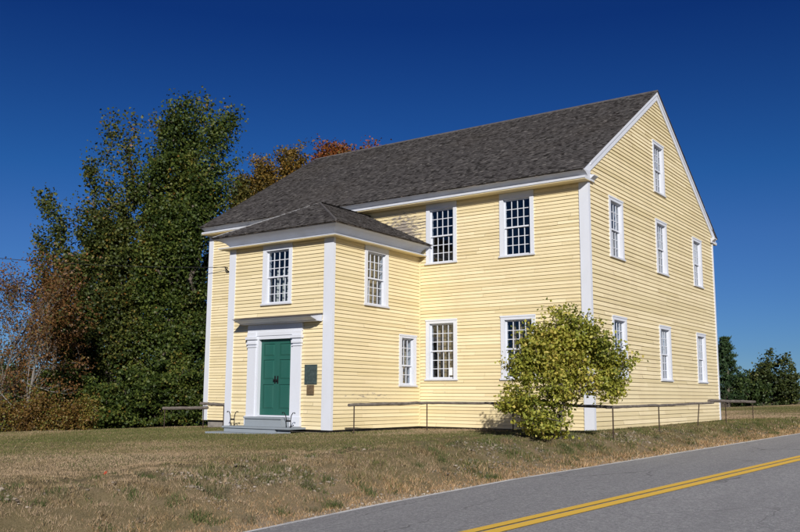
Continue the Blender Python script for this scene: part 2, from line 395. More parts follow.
def cut_rows(z0, z1, hs):
    zz = sorted({z0, z1} | {h[2] for h in hs if z0 < h[2] < z1} | {h[3] for h in hs if z0 < h[3] < z1}); return list(zip(zz[:-1], zz[1:]))
def spans(u0, u1, hs, zm):
    iv = [(u0, u1)]
    for h in hs:
        if h[2] < zm < h[3]:
            nv = []
            for a, b in iv:
                if h[1] <= a or h[0] >= b: nv.append((a, b)); continue
                if h[0] > a: nv.append((a, h[0]))
                if h[1] < b: nv.append((h[1], b))
            iv = nv
    return iv
def clapboards(F, zb, zt, expo, span, hs, thick=.022, joints=(2.0, 4.5)):
    mb = MB(); z = zb
    while z < zt - .01:
        ze = min(z + expo, zt); sag = random.uniform(-.0015, .0015)
        ua, ub = span(z); va, vb = span(ze)
        cuts = []; u = ua + random.uniform(.5, joints[1])
        while u < ub - .4: cuts.append(u); u += random.uniform(*joints)
        edges = [None] + cuts + [None]
        for j in range(len(edges) - 1):
            th = thick + random.uniform(-.004, .004); tone = min(1, max(0, random.gauss(.5, .25))); sag = random.uniform(-.0035, .0035)
            for za, zc in cut_rows(z, ze, hs):
                ka, kc = (za - z) / expo, (zc - z) / expo; na = th * (1 - ka) + .003; nc = th * (1 - kc) + .003
                # end points at za and zc
                f = (za - z) / (ze - z) if ze > z else 0; g = (zc - z) / (ze - z) if ze > z else 1
                A0 = ua + (va - ua) * f; B0 = ub + (vb - ub) * f; A1 = ua + (va - ua) * g; B1 = ub + (vb - ub) * g
                for a0, b0 in spans(min(A0, A1), max(B0, B1), hs, (za + zc) / 2):
                    l0 = max(a0, A0) if edges[j] is None else max(a0, edges[j] + .0015); r0_ = min(b0, B0) if edges[j + 1] is None else min(b0, edges[j + 1] - .0015)
                    l1 = max(a0, A1) if edges[j] is None else max(a0, edges[j] + .0015); r1_ = min(b0, B1) if edges[j + 1] is None else min(b0, edges[j + 1] - .0015)
                    if r0_ - l0 < .004 and r1_ - l1 < .004: continue
                    if r1_ < l1: r1_ = l1
                    d = 0 if ka > 0 else sag
                    mb.quad(F.p(l0, na, za + d), F.p(r0_, na, za + d), F.p(r1_, nc, zc), F.p(l1, nc, zc), tone)
                    if ka == 0: mb.quad(F.p(l0, -.01, za + d), F.p(r0_, -.01, za + d), F.p(r0_, na, za + d), F.p(l0, na, za + d), tone)
        z = ze
    return mb
def gspan(z):
    zr = EZ + SL * .5 - .06                       # roof line at the wall plane
    if z <= zr: return (0.0, W)
    k = (z - zr) / SL; return (min(k, W / 2), max(W - k, W / 2))
GT = EZ + SL * (RY + .5) - .08
H(clapboards(Ff, ZS, ZE, .1015, lambda z: (-L + .03, -.03), holes(Ff), .027).build('wall', M['siding'], recalc=False))
H(clapboards(Fg, ZS + .01, GT, .124, gspan, holes(Fg), .029).build('wall', M['siding'], recalc=False))
H(clapboards(Fl, ZS + .01, GT, .124, gspan, []).build('wall', M['siding'], recalc=False))
H(clapboards(Fr, ZS, ZE, .12, lambda z: (-L + .03, -.03), []).build('wall', M['siding'], recalc=False))
DOOR = (-8.385, -7.135, .45, 2.60)
H(clapboards(Fp, ZS, 5.37, .1055, lambda z: (-P1 + .03, -P0 - .03), holes(Fp, [(DOOR[0] - .1, DOOR[1] + .1, 0, 2.68)], ), .027).build('vestibule_wall', M['siding'], recalc=False))
H(clapboards(Fs, ZS, 5.37, .1055, lambda z: (-D + .03, -.026), holes(Fs), .027).build('vestibule_wall', M['siding'], recalc=False))
H(clapboards(Fv, ZS, 5.37, .1055, lambda z: (-D + .03, -.026), []).build('vestibule_wall', M['siding'], recalc=False))

# interior lining so that the rooms behind the glass are real rooms
def lining(F, u0, u1, z0, z1, hs, n=-.19):
    mb = MB()
    for za, zc in cut_rows(z0, z1, hs):
        for a, b in spans(u0, u1, hs, (za + zc) / 2): mb.quad(F.p(a, n, za), F.p(b, n, za), F.p(b, n, zc), F.p(a, n, zc))
    return mb.build('inner_wall', M['plaster'])
H(lining(Ff, -L + .2, -.2, .3, 7.2, holes(Ff))); H(lining(Fg, .2, W - .2, .3, 7.2, holes(Fg))); H(lining(Fl, .2, W - .2, .3, 7.2, [])); H(lining(Fr, -L + .2, -.2, .3, 7.2, []))
H(lining(Fp, -P1 + .2, -P0 - .2, .3, 5.5, holes(Fp, [(DOOR[0] - .06, DOOR[1] + .06, .42, 2.64)]))); H(lining(Fs, -D + .2, .18, .3, 5.5, holes(Fs))); H(lining(Fv, -D + .2, .18, .3, 5.5, []))
mb = MB(); mb.box(-L + .21, -.21, .21, W - .21, .2, .29); mb.box(-L + .21, -.21, .21, 3.4, 3.75, 3.95); mb.box(-3.6, -.21, 3.402, W - .21, 3.751, 3.951)
mb.box(-L + .21, -.21, .21, W - .21, 7.2, 7.32); mb.box(-P1 + .21, -P0 - .21, -D + .21, -.03, .2, .29); mb.box(-P1 + .21, -P0 - .21, -D + .21, -.03, 3.1, 3.25); mb.box(-P1 + .21, -P0 - .21, -D + .21, -.03, 5.5, 5.6)
H(mb.build('interior_floor', M['floorwood']))

# foundation
mb = MB()
mb.box(-L + .10, -.10, .10, .4, -.9, ZS - .012); mb.box(-L + .10, -.10, W - .4, W - .10, -.9, ZS - .012); mb.box(-L + .102, -L + .4, .402, W - .402, -.9, ZS - .013); mb.box(-.4, -.102, .402, W - .402, -.9, ZS - .013)
mb.box(-P1 + .10, -P0 - .10, -D + .10, -D + .4, -.9, ZS - .012); mb.box(-P1 + .102, -P1 + .4, -D + .402, .098, -.9, ZS - .013); mb.box(-P0 - .4, -P0 - .102, -D + .402, .098, -.9, ZS - .013)
H(mb.build('foundation', M['stone']))

# corner boards (an L of two boards each)
def corner(x, y, sx, sy, z1, wa=.25, wb=.09):
    mb = MB(); p = .042
    xa, xb = sorted((x + sx * p, x - sx * wa)); ya, yb = sorted((y + sy * p, y - sy * .01)); mb.box(xa, xb, ya, yb, ZS - .01, z1)
    xa, xb = sorted((x + sx * (p - .002), x - sx * .01)); ya, yb = sorted((y - sy * .0102, y - sy * wb)); mb.box(xa, xb, ya, yb, ZS - .01, z1)
    H(mb.build('corner_board', M['white']))
corner(0, 0, 1, -1, ZE - .016); corner(-L, 0, -1, -1, ZE - .016, .19); corner(0, W, 1, 1, ZE - .002); corner(-L, W, -1, 1, ZE - .002)
corner(-P0, -D, 1, -1, 5.344, .30, .05); corner(-P1, -D, -1, -1, 5.344, .22)
mb = MB(); mb.box(-P0 + .001, -P0 + .05, -.055, -.026, ZS, 5.355); H(mb.build('inside_corner_strip', M['siding']))

# cornices: a profile swept round the corners with mitres
def sweep(path, prof):
    mb = MB(); P = [Vector(p).to_3d() for p in path]; n = len(P); rings = []
    for k in range(n):
        d0 = (P[k] - P[k - 1]).normalized() if k else (P[1] - P[0]).normalized(); d1 = (P[k + 1] - P[k]).normalized() if k < n - 1 else d0
        n0 = Vector((d0.y, -d0.x, 0)); n1 = Vector((d1.y, -d1.x, 0)); m = (n0 + n1); m = m / max(.2, m.dot(n0)) if k not in (0, n - 1) else (n1 if k == 0 else n0)
        rings.append([(P[k].x + m.x * o, P[k].y + m.y * o, z) for o, z in prof])
    q = len(prof)
    for k in range(n - 1):
        for j in range(q): j2 = (j + 1) % q; mb.quad(rings[k][j], rings[k + 1][j], rings[k + 1][j2], rings[k][j2])
    mb.poly(rings[0]); mb.poly(rings[-1]); return mb
PROF = [(.001, ZE), (.36, ZE), (.40, ZE + .02), (.40, ZE + .075), (.385, ZE + .088), (.19, ZE + .094), (.23, ZE + .135), (.34, ZE + .20), (.455, ZE + .232), (.47, ZE + .24), (.47, ZE + .252), (.001, ZE + .275)]
def prof_clip(s): return [(min(o, s), z) for o, z in PROF]
# path runs so that "right of travel" is outward:  front: +x travel gives normal (0,-1)
H(sweep([(-L - .10, -.001), (.10, -.001)], PROF).build('cornice', M['trim']))
H(sweep([(.10, W + .001), (-L - .10, W + .001)], PROF).build('cornice', M['trim']))
PP = [(.001, 5.36), (.27, 5.36), (.295, 5.366), (.295, 5.388), (.28, 5.394), (.03, 5.42), (.05, 5.45), (.13, 5.54), (.26, 5.60), (.43, 5.638), (.44, 5.655), (.001, 5.668)]
H(sweep([(-P1 - .001, -.04), (-P1 - .001, -D - .001), (-P0 + .001, -D - .001), (-P0 + .001, -.04)], PP).build('vestibule_cornice', M['trim']))

for xw, sx in ((0, 1), (-L, -1)):                     # the cornice ends turn a short way onto the gables
    for ya, yb in ((-.001, .28), (W - .28, W + .001)):
        mb = MB(); q = xw + sx * .045
        mb.prism([(q, ya, ZE + .01), (q + sx * .05, ya, ZE + .012), (q + sx * .05, ya, ZE + .06), (q + sx * .06, ya, ZE + .07), (q + sx * .17, ya, ZE + .15), (q + sx * .17, ya, ZE + .165), (q, ya, ZE + .20)], (0, yb - ya, 0))
        H(mb.build('cornice_return', M['trim']))
for ya, yb in ((-.388, -.027), (W + .027, W + .388)):
    mb = MB(); mb.box(-L - .098, .098, ya, yb, ZE - .014, ZE - .0015); H(mb.build('soffit', M['siding']))
mb = MB(); mb.box(-P1 - .285, -P0 + .285, -D - .285, -D - .028, 5.346, 5.3585); mb.box(-P0 + .028, -P0 + .285, -D - .0278, -.04, 5.346, 5.3585); mb.box(-P1 - .285, -P1 - .028, -D - .0278, -.04, 5.346, 5.3585); H(mb.build('soffit', M['siding']))
# roof: boards, then shingles course by course
def shingles(mb, O, U, S, span, length, expo=.125, thick=.018, wmin=.06, wmax=.14):
    O, U, S = Vector(O), Vector(U).normalized(), Vector(S).normalized(); N = U.cross(S).normalized()
    if N.z < 0: N = -N
    s = 0.0; row = 0
    while s < length:
        e = min(s + expo, length); a, b = span(s); a2, b2 = span(e); u = a - random.uniform(0, wmax); base = random.gauss(0, .03)
        while u < b:
            w = random.uniform(wmin, wmax); u0 = max(u + .003, a); u1 = min(u + w - .003, b)
            if u1 - u0 > .012:
                th = thick * random.uniform(.75, 1.5); ds = random.gauss(0, .009); lift = .004 if random.random() > .02 else random.uniform(.01, .02)
                k0 = min(max(u0, a2), b2); k1 = min(max(u1, a2), b2)
                def P(uu, ss, n): return O + U * uu + S * ss + N * n
                A = P(u0, s + ds, th + lift); B = P(u1, s + ds, th + lift * random.uniform(.6, 1)); C = P(k1, e + .02, .003); E = P(k0, e + .02, .003)
                A0 = P(u0, s + ds, 0); B0 = P(u1, s + ds, 0)
                r = random.random(); tone = min(1, max(0, random.gauss(.5, .2) + base + (-.4 if r < .13 else .28 if r > .93 else 0)))
                mb.quad(A, B, C, E, tone); mb.quad(A0, B0, B, A, tone * .6); mb.quad(A0, A, E, E, tone) if False else mb.poly((A0, A, E), tone); mb.poly((B0, C, B), tone)
            u += w
        s = e; row += 1
X0, X1 = -L - .09, .09
mb = MB(); nrm = Vector((0, -SL, 1)).normalized()
def slab(mb, y0, z0_, y1, z1_, th):
    mb.hexa([(X0, y0, z0_ - th), (X1, y0, z0_ - th), (X1, y1, z1_ - th), (X0, y1, z1_ - th), (X0, y0, z0_), (X1, y0, z0_), (X1, y1, z1_), (X0, y1, z1_)])
slab(mb, EY, EZ, RY - .001, RZ, .035); slab(mb, W - EY, EZ, RY + .001, RZ, .035)
deck = H(mb.build('roof_boards', M['deck']))
ln = math.hypot(RY - EY, RZ - EZ)
mb = MB()
shingles(mb, (X0 - .02, EY - .03, EZ - .03 * SL + .002), (1, 0, 0), (0, RY - EY, RZ - EZ), lambda s: (0, X1 - X0 + .04), ln + .03)
shingles(mb, (X0 - .02, W - EY + .03, EZ - .03 * SL + .002), (1, 0, 0), (0, -(RY - EY), RZ - EZ), lambda s: (0, X1 - X0 + .04), ln + .03, .27, .02, .3, .6)
x = X0 - .02
H(mb.build('roof', M['shingle'], recalc=False))
mb = MB(); x = X0 - .02
while x < X1:                                         # ridge cap boards
    x2 = min(x + random.uniform(2.5, 4), X1 + .02); j = random.uniform(-.004, .004)
    mb.prism([(x, RY - .11, RZ - .04 + j), (x, RY, RZ + .035 + j), (x, RY + .11, RZ - .04 + j), (x, RY + .11, RZ - .06 + j), (x, RY, RZ + .012 + j), (x, RY - .11, RZ - .06 + j)], (x2 - x - .004, 0, 0), .3); x = x2
H(mb.build('ridge_cap', M['hipdark']))
# rake boards with a moulding along the roof edge
for xw, sx in ((0, 1), (-L, -1)):
    mb = MB()
    for ya, yb in ((.10, RY), (W - .10, RY)):
        za = EZ + SL * (min(ya, W - ya) + .5) - .045; zb_ = EZ + SL * (RY + .5) - .045; w = .24 * math.sqrt(1 + SL * SL)
        e = .001 if ya < yb else -.001
        yo = -.46 if ya < yb else W + .46; yi = -.02 if ya < yb else W + .02; zo = EZ + SL * .04 - .045; zi = EZ + SL * .48 - .045
        ring = [(xw + sx * .026, yi, zi - w), (xw + sx * .026, yb - e, zb_ - w), (xw + sx * .026, yb - e, zb_), (xw + sx * .026, yo, zo), (xw + sx * .026, yo, zo - .03)]
        mb.prism(ring, (sx * .03, 0, 0))
        ring = [(xw + sx * .057, ya, za - w * .36), (xw + sx * .057, yb - e, zb_ - w * .36), (xw + sx * .057, yb - e, zb_), (xw + sx * .057, ya, za)]
        mb.prism(ring, (sx * .028, 0, 0))
    H(mb.build('rake_board', M['white']))

# vestibule hip roof
hx0, hx1, hy, hz = -P1 - .38, -P0 + .48, -D - .48, 5.672
AX, AY, AZ = -7.69, -2.55, 6.86
mb = MB()
mb.poly([(hx0, hy, hz), (hx1, hy, hz), (AX, AY, AZ)]); mb.poly([(hx1, hy, hz), (hx1, -.026, hz), (AX, -.026, AZ), (AX, AY, AZ)]); mb.poly([(hx0, -.026, hz), (hx0, hy, hz), (AX, AY, AZ), (AX, -.026, AZ)])
mb.poly([(hx0, hy, hz - .012), (hx0, -.026, hz - .012), (hx1, -.026, hz - .012), (hx1, hy, hz - .012)])
mb.poly([(hx0, hy, hz - .012), (hx1, hy, hz - .012), (hx1, hy, hz), (hx0, hy, hz)]); mb.poly([(hx1, hy, hz - .012), (hx1, -.026, hz - .012), (hx1, -.026, hz), (hx1, hy, hz)])
H(mb.build('roof_boards', M['deck'], recalc=False))
mb = MB(); hw = hx1 - hx0
lf = math.hypot(AY - hy, AZ - hz)
shingles(mb, (hx0, hy - .02, hz + .002), (1, 0, 0), (0, AY - hy, AZ - hz), lambda s: ((AX - hx0) * s / lf, hw - (hx1 - AX) * s / lf), lf, .13)
lr = math.hypot(hx1 - AX, AZ - hz); dep = -.03 - hy
shingles(mb, (hx1 + .02, hy, hz + .002), (0, 1, 0), (AX - hx1, 0, AZ - hz), lambda s: ((AY - hy) * s / lr, dep), lr, .13)
shingles(mb, (hx0 - .02, hy, hz + .002), (0, 1, 0), (AX - hx0, 0, AZ - hz), lambda s: ((AY - hy) * s / lr, dep), lr, .13)
H(mb.build('vestibule_roof', M['shingle'], recalc=False))
mb = MB(); mb.tube([(hx0 + .02, hy + .02, hz + .03), (AX, AY, AZ + .025)], .026, 6); H(mb.build('hip_flashing', M['hip']))
mb = MB(); mb.tube([(hx1 - .02, hy + .02, hz + .035), (AX, AY, AZ + .03)], .032, 6); mb.tube([(AX, AY, AZ + .02), (AX, -.03, AZ + .02)], .035, 6); H(mb.build('hip_flashing', M['hipdark']))

# windows
def window(F, u0, u1, z0, z1, cols, ru, rl, tc, dressing=None):
    mb = MB(); B = lambda *a: mb.lbox(F, *a)
    sz = z0 + .05                                     # top of sill
    B(u0, u0 + CW, -.02, .042, sz, z1); B(u1 - CW, u1, -.02, .042, sz, z1); B(u0 + CW, u1 - CW, -.02, .0415, z1 - tc, z1)
    B(u0 + CW - .025, u0 + CW, -.20, -.0205, sz, z1 - tc + .025); B(u1 - CW, u1 - CW + .025, -.20, -.0205, sz, z1 - tc + .025)
    B(u0 + CW + .0005, u1 - CW - .0005, -.20, -.0205, z1 - tc, z1 - tc + .025)
    B(u0 - .012, u1 + .012, .0422, .058, z1 - .05, z1 - .004) if tc < .15 else None
    w = mb.build('window', M['white'])
    mb = MB(); mb.lbox(F, u0 - .025, u1 + .025, -.02, .075, z0, sz - .0005); mb.lbox(F, u0 + CW - .02, u1 - CW + .02, -.2, -.0205, z0 + .008, sz + .008)
    mb.build('sill', M['trim'], w)
    a, b = u0 + CW + .002, u1 - CW - .002; za, zb_ = sz + .012, z1 - tc - .002
    st, mu = .042, .020; rows = ru + rl; ph = (zb_ - za - 3 * st) / rows
    zm = za + st + ph * rl                            # meeting rail bottom
    pn = MB()
    for (lo, hi, n0, n1, rr) in ((zm, zb_, -.085, -.048, ru), (za, zm + st, -.125, -.088, rl)):
        mb = MB()
        mb.lbox(F, a, a + st, n0, n1, lo, hi); mb.lbox(F, b - st, b, n0, n1, lo, hi); mb.lbox(F, a + st, b - st, n0 + .0005, n1 - .0005, lo, lo + st); mb.lbox(F, a + st, b - st, n0 + .0005, n1 - .0005, hi - st, hi)
        gw = (b - a - 2 * st) / cols; gh = (hi - lo - 2 * st) / rr
        for k in range(1, cols): uu = a + st + gw * k; mb.lbox(F, uu - mu / 2, uu + mu / 2, n0 + .006, n1 - .004, lo + st, hi - st)
        for k in range(1, rr):
            zz = lo + st + gh * k
            for c in range(cols): mb.lbox(F, a + st + gw * c + (mu / 2 if c else 0), a + st + gw * (c + 1) - (mu / 2 if c < cols - 1 else 0), n0 + .006, n1 - .004, zz - mu / 2, zz + mu / 2)
        mb.build('sash', M['white'], w)
        for c in range(cols):
            for k in range(rr):
                tx, tz = random.gauss(0, .0012), random.gauss(0, .0012); nn = (n0 + n1) / 2
                U0, U1 = a + st + gw * c, a + st + gw * (c + 1); Z0, Z1 = lo + st + gh * k, lo + st + gh * (k + 1)
                pn.quad(F.p(U0, nn - tx - tz, Z0), F.p(U1, nn + tx - tz, Z0), F.p(U1, nn + tx + tz, Z1), F.p(U0, nn - tx + tz, Z1))
    pn.build('pane', M['glass'], w, recalc=False)
    if dressing == 'panelling':                       # tan boarded folds standing open behind the glass
        mb = MB(); g = (b - a) / cols
        for c in range(cols): mb.lbox(F, a + g * (c + .42), a + g * (c + .93), -.30 - .01 * c, -.27 - .01 * c, z0 - .05, z1 - .1)
        mb.build('shutter', M['shutter'], w)
    elif dressing == 'curtain':
        mb = MB(); n = 26; wv = [math.sin(k * 1.7) * .02 + math.sin(k * .6) * .02 for k in range(n + 1)]
        us = [a + .16 + (b - a - .16) * k / n for k in range(n + 1)]
        for k in range(n):
            if k % 7 in (5, 6): continue
            mb.quad(F.p(us[k], -.28 + wv[k], z0 - .05), F.p(us[k + 1], -.28 + wv[k + 1], z0 - .05), F.p(us[k + 1], -.28 + wv[k + 1], zm + .25), F.p(us[k], -.28 + wv[k], zm + .25))
        mb.build('curtain', M['curtain'], w, recalc=False)
    elif dressing == 'half_blind':
        mb = MB(); mb.lbox(F, a + .05, b - .05, -.24, -.235, zm + .05, z1); mb.build('blind', M['curtain'], w)
    return H(w)
for k, wdef in enumerate(wins):
    F, zlow = wdef[0], wdef[3]
    dr = None
    if F is Ff and zlow < 2: dr = 'panelling'
    if F is Fs: dr = 'panelling'
    if F is Fp: dr = 'curtain'
    if F is Fg and k in (6, 9, 5, 8): dr = 'half_blind'
    w = window(*wdef, dressing=dr)
    if F is Ff and zlow < 2 and wdef[1] < -5:
        mb = MB(); mb.lbox(Ff, -4.66, -4.47, -.098, -.096, 1.64, 1.87); mb.build('paper_notice', M['paper'], w)

# doorway on the vestibule front
mb = MB(); B = lambda *a: mb.lbox(Fp, *a); x0, x1, dz0, dz1 = DOOR
pl0, pl1, pr0, pr1 = -8.80, -8.48, -7.04, -6.74
sur = MB()
for u0, u1 in ((pl0, pl1), (pr0, pr1)):
    mb = MB()
    mb.lbox(Fp, u0, u1, .03, .09, .42, 2.46); mb.lbox(Fp, u0 - .035, u1 + .035, .03, .12, .155, .42)
    mb.lbox(Fp, u0 - .02, u1 + .02, .03, .115, 2.38, 2.42); mb.lbox(Fp, u0 - .03, u1 + .03, .03, .13, 2.46, 2.52); mb.lbox(Fp, u0 - .012, u1 + .012, .03, .105, 2.521, 2.60); mb.lbox(Fp, u0 - .05, u1 + .05, .03, .15, 2.601, 2.68); mb.lbox(Fp, u0 - .015, u1 + .015, .03, .11, 2.681, 2.80)
    if u0 == pl0: pil = mb
    H(mb.build('pilaster', M['white']))
mb = MB()
mb.lbox(Fp, pl1 + .001, x0 - .001, -.12, .06, .155, 2.60); mb.lbox(Fp, x1 + .001, pr0 - .001, -.12, .06, .155, 2.60)
mb.lbox(Fp, pl1 + .016, pr0 - .016, -.12, .065, 2.601, 2.70); mb.lbox(Fp, pl1 + .0155, pr0 - .0155, .0, .085, 2.7005, 2.80)
mb.lbox(Fp, x0 - .0005, x1 + .0005, -.14, .05, .405, .449)
H(mb.build('door_frame', M['white']))
mb = MB(); mb.lbox(Fp, -8.83, -6.71, .0, .075, 2.8005, 3.03); H(mb.build('frieze', M['white']))
# hood with a sloping bed moulding and a lead-grey top
hp = [(.03, 3.032), (.27, 3.034), (.28, 3.05), (.34, 3.075), (.44, 3.10), (.525, 3.135), (.53, 3.14), (.53, 3.154), (.03, 3.226)]
mb = MB(); mb.prism([Fp.p(-8.97, n, z) for n, z in hp], (2.95, 0, 0)); H(mb.build('door_hood', M['trim']))
mb = MB(); mb.prism([Fp.p(-9.0, n, z) for n, z in [(.026, 3.235), (.56, 3.158), (.56, 3.172), (.026, 3.262)]], (3.01, 0, 0)); H(mb.build('hood_flashing', M['deck']))
xm = (x0 + x1) / 2
for u0, u1, s in ((x0 + .003, xm - .002, 1), (xm + .002, x1 - .003, -1)):
    mb = MB(); n0, n1 = -.10, -.055; st = .10; lo, hi = dz0 + .003, dz1 - .003
    mb.lbox(Fp, u0, u0 + st, n0, n1, lo, hi); mb.lbox(Fp, u1 - st, u1, n0, n1, lo, hi)
    zz = [lo, lo + .17, lo + .84, lo + .98, lo + 1.5, lo + 1.6, hi - .30, hi - .20]  # rails
    rails = [(lo, lo + .17), (lo + .86, lo + 1.0), (lo + 1.56, lo + 1.66), (hi - .13, hi)]
    for a_, b_ in rails: mb.lbox(Fp, u0 + st, u1 - st, n0 + .0005, n1 - .0005, a_, b_)
    for k in range(3):
        a_, b_ = rails[k][1], rails[k + 1][0]; c0, c1 = u0 + st, u1 - st
        mb.lbox(Fp, c0, c1, n0 + .002, n1 - .022, a_, b_)
        P = Fp.p; i = .05; r_ = [P(c0 + .012, n1 - .0218, a_ + .012), P(c1 - .012, n1 - .0218, a_ + .012), P(c1 - .012, n1 - .0218, b_ - .012), P(c0 + .012, n1 - .0218, b_ - .012)]
        q_ = [P(c0 + i, n1 - .008, a_ + i), P(c1 - i, n1 - .008, a_ + i), P(c1 - i, n1 - .008, b_ - i), P(c0 + i, n1 - .008, b_ - i)]
        mb.poly(q_)
        for j in range(4): mb.quad(r_[j], r_[(j + 1) % 4], q_[(j + 1) % 4], q_[j])
    dr = mb.build('door_leaf', M['green'])
    mb = MB(); uk = (u1 - .05) if s == 1 else (u0 + .05)
    mb.lbox(Fp, uk - .025, uk + .025, n1, n1 + .008, lo + .88, lo + 1.1); mb.tube([Fp.p(uk, n1 + .008, lo + .98), Fp.p(uk, n1 + .035, lo + .98), Fp.p(uk, n1 + .045, lo + .98), Fp.p(uk, n1 + .07, lo + .98)], [.012, .012, .03, .024], 10)
    mb.build('handle', M['iron'], dr); H(dr)

# ------------------------------------------------------------------ things at the entrance
st = thing('entrance_steps', (-7.9, -4.8, .1), 'blue grey painted wooden steps below the green double doors', 'steps')
def S(o, p): o.parent = p; o.matrix_parent_inverse = Matrix.Translation(-Vector(p.location)); return o
mb = MB(); mb.box(-9.30, -6.95, -5.35, -4.85, -.3, -.06); mb.box(-9.33, -6.92, -5.38, -4.849, -.0595, -.01); S(mb.build('bottom_tread', M['step']), st)
mb = MB(); mb.box(-8.98, -7.02, -5.00, -4.40, -.3, .10); mb.box(-9.03, -6.45, -5.04, -4.39, .1005, .148); mb.box(-7.0, -6.55, -4.92, -4.88, -.3, .10); S(mb.build('platform', M['step']), st)
mb = MB(); mb.box(-8.46, -7.06, -4.72, -4.395, .1485, .36); mb.box(-8.475, -7.045, -4.76, -4.33, .3605, .404); S(mb.build('upper_tread', M['step']), st)
def scraper(loc, label):
    t = thing('boot_scraper', loc, label, 'boot scraper', 'boot scrapers beside the entrance')
    mb = MB()
    for s in (-1, 1):
        pts = [(s * .07, 0, 0), (s * .08, 0, .12), (s * .075, 0, .22), (s * .10, 0, .33), (s * .155, 0, .40), (s * .20, 0, .405), (s * .215, 0, .375)]
        mb.tube(pts, [.013, .013, .013, .012, .012, .012, .018], 7)
    o = mb.build('upright', M['iron'], t, True)
    mb = MB(); mb.box(-.085, .085, -.006, .006, .155, .20); mb.build('blade', M['iron'], t)
    mb = MB(); mb.tube([(.08, 0, .02), (.12, 0, .05), (.16, 0, .05), (.175, 0, .075)], [.01, .011, .011, .016], 6); mb.build('scroll', M['iron'], t, True)
    return t
scraper((-8.80, -4.86, .148), 'black iron boot scraper at the left end of the steps, before white pilaster')
scraper((-6.66, -4.86, .148), 'black iron boot scraper at the right end of the steps, below the plaques').rotation_euler = (0, 0, R(4))
def plaque(loc, w, h, mat, rows, label, name):
    t = thing(name, loc, label, 'plaque')
    mb = MB(); F = Frame((0, 0, 0), (1, 0, 0), (0, -1, 0))
    mb.lbox(F, -w / 2, w / 2, .0, .02, -h / 2, h / 2)
    b = .018
    for a_ in ((-w / 2, w / 2, h / 2 - b, h / 2), (-w / 2, w / 2, -h / 2, -h / 2 + b), (-w / 2, -w / 2 + b, -h / 2 + b, h / 2 - b), (w / 2 - b, w / 2, -h / 2 + b, h / 2 - b)): mb.lbox(F, a_[0], a_[1], .0205, .028, a_[2], a_[3])
    for k in range(rows):                             # lines of lettering too small to read
        zc = h / 2 - .06 - (h - .11) * k / max(1, rows - 1); ww = w * random.uniform(.5, .78); u = -ww / 2
        while u < ww / 2: c = random.uniform(.006, .016); mb.lbox(F, u, u + c, .0202, .0235, zc - .006, zc + .006); u += c + random.choice((.005, .005, .012))
    mb.build('plate', mat, t)
plaque((-6.385, -D - .03, 1.585), .44, .53, M['bronze'], 9, 'large green bronze wall plaque right of the doorway, above a smaller one', 'wall_plaque')
plaque((-6.39, -D - .03, 1.16), .25, .26, M['brown'], 5, 'small brown metal plaque mounted below the large green one', 'wall_plaque')

# ------------------------------------------------------------------ hitching rails
def gz1(x, y): return float(ground_z(x, y))
def rail(label, beams, posts):
    x, y = posts[0][:2]; t = thing('hitching_rail', (x, y, gz1(x, y)), label, 'rail', 'low hitching rails around the building')
    for pts, th in beams:
        mb = MB(); n = 14; P = [Vector(p) for p in pts]
        path = []; rad = []
        for a_, b_ in zip(P[:-1], P[1:]):
            for k in range(n): q = a_.lerp(b_, k / n); path.append(q + Vector((0, 0, random.gauss(0, .004)))); rad.append(th * random.uniform(.93, 1.07))
        path.append(P[-1]); rad.append(th * .95); mb.tube(path, rad, 7); S(mb.build('rail', M['rail']), t)
    for x, y, top, lean in posts:
        mb = MB(); mb.tube([(x + lean[0], y + lean[1], gz1(x, y) - .2), (x, y, top)], .017, 7); S(mb.build('post', M['rust']), t)
rail('low grey wooden rail on thin iron posts in front of the entrance wall and bush',
     [([(-4.68, -4.75, .77), (-4.35, -1.6, .82)], .042), ([(-4.35, -1.6, .82), (-1.6, -1.6, .83), (1.38, -1.75, .77)], .038)],
     [(-4.66, -4.55, .75, (0, 0)), (-4.35, -1.6, .79, (0, 0)), (-1.6, -1.6, .8, (0, 0))])
rail('long low brown wooden rail beside the gable wall, running past its far corner',
     [([(1.42, -2.6, .77), (1.4, 1.2, .80), (1.4, 6.4, .855)], .036), ([(1.4, 5.9, .915), (1.4, 11.8, .87)], .05)],
     [(1.42, -2.2, .74, (0, 0)), (1.4, 1.15, .77, (0, 0)), (1.4, 4.85, .82, (0, -.30)), (1.4, 7.8, .83, (0, 0)), (1.4, 11.45, .84, (0, 0))])
rail('short low wooden rail of two overlapping poles left of the steps',
     [([(-15.5, -1.8, .52), (-13.2, -1.8, .57)], .055), ([(-13.55, -1.81, .71), (-12.3, -1.81, .68)], .055)],
     [(-15.41, -1.8, .48, (0, 0)), (-13.4, -1.8, .53, (0, 0)), (-12.4, -1.81, .64, (0, 0))])

# overhead service cable to the front wall
cb = thing('service_cable', (-14.36, -.05, 5.64), 'thin black overhead cable running from the left to the front wall', 'cable')
mb = MB(); A = Vector((-14.36, -.16, 5.72)); Bq = Vector((-22.97, -2.51, 7.01)); Cq = A + (Bq - A) * 3.6
pts = []
for k in range(41):
    s = k / 40; q = A.lerp(Cq, s); q.z += .9 - .9 * (1 - 4 * (s - .5) ** 2) * 1.0 - .9 * (1 - 0) if False else -1.0 * 4 * s * (1 - s) + 1.0 * s * .6; pts.append(q)
mb.tube(pts, .012, 5); S(mb.build('wire', M['cable']), cb)
mb = MB(); mb.tube([(-14.36, -.02, 5.72), (-14.36, -.17, 5.72)], .018, 6); mb.tube([(-14.36, -.17, 5.72), (-14.3, -.14, 5.62), (-14.25, -.05, 5.56)], [.012, .03, .022], 6); S(mb.build('bracket', M['iron']), cb)
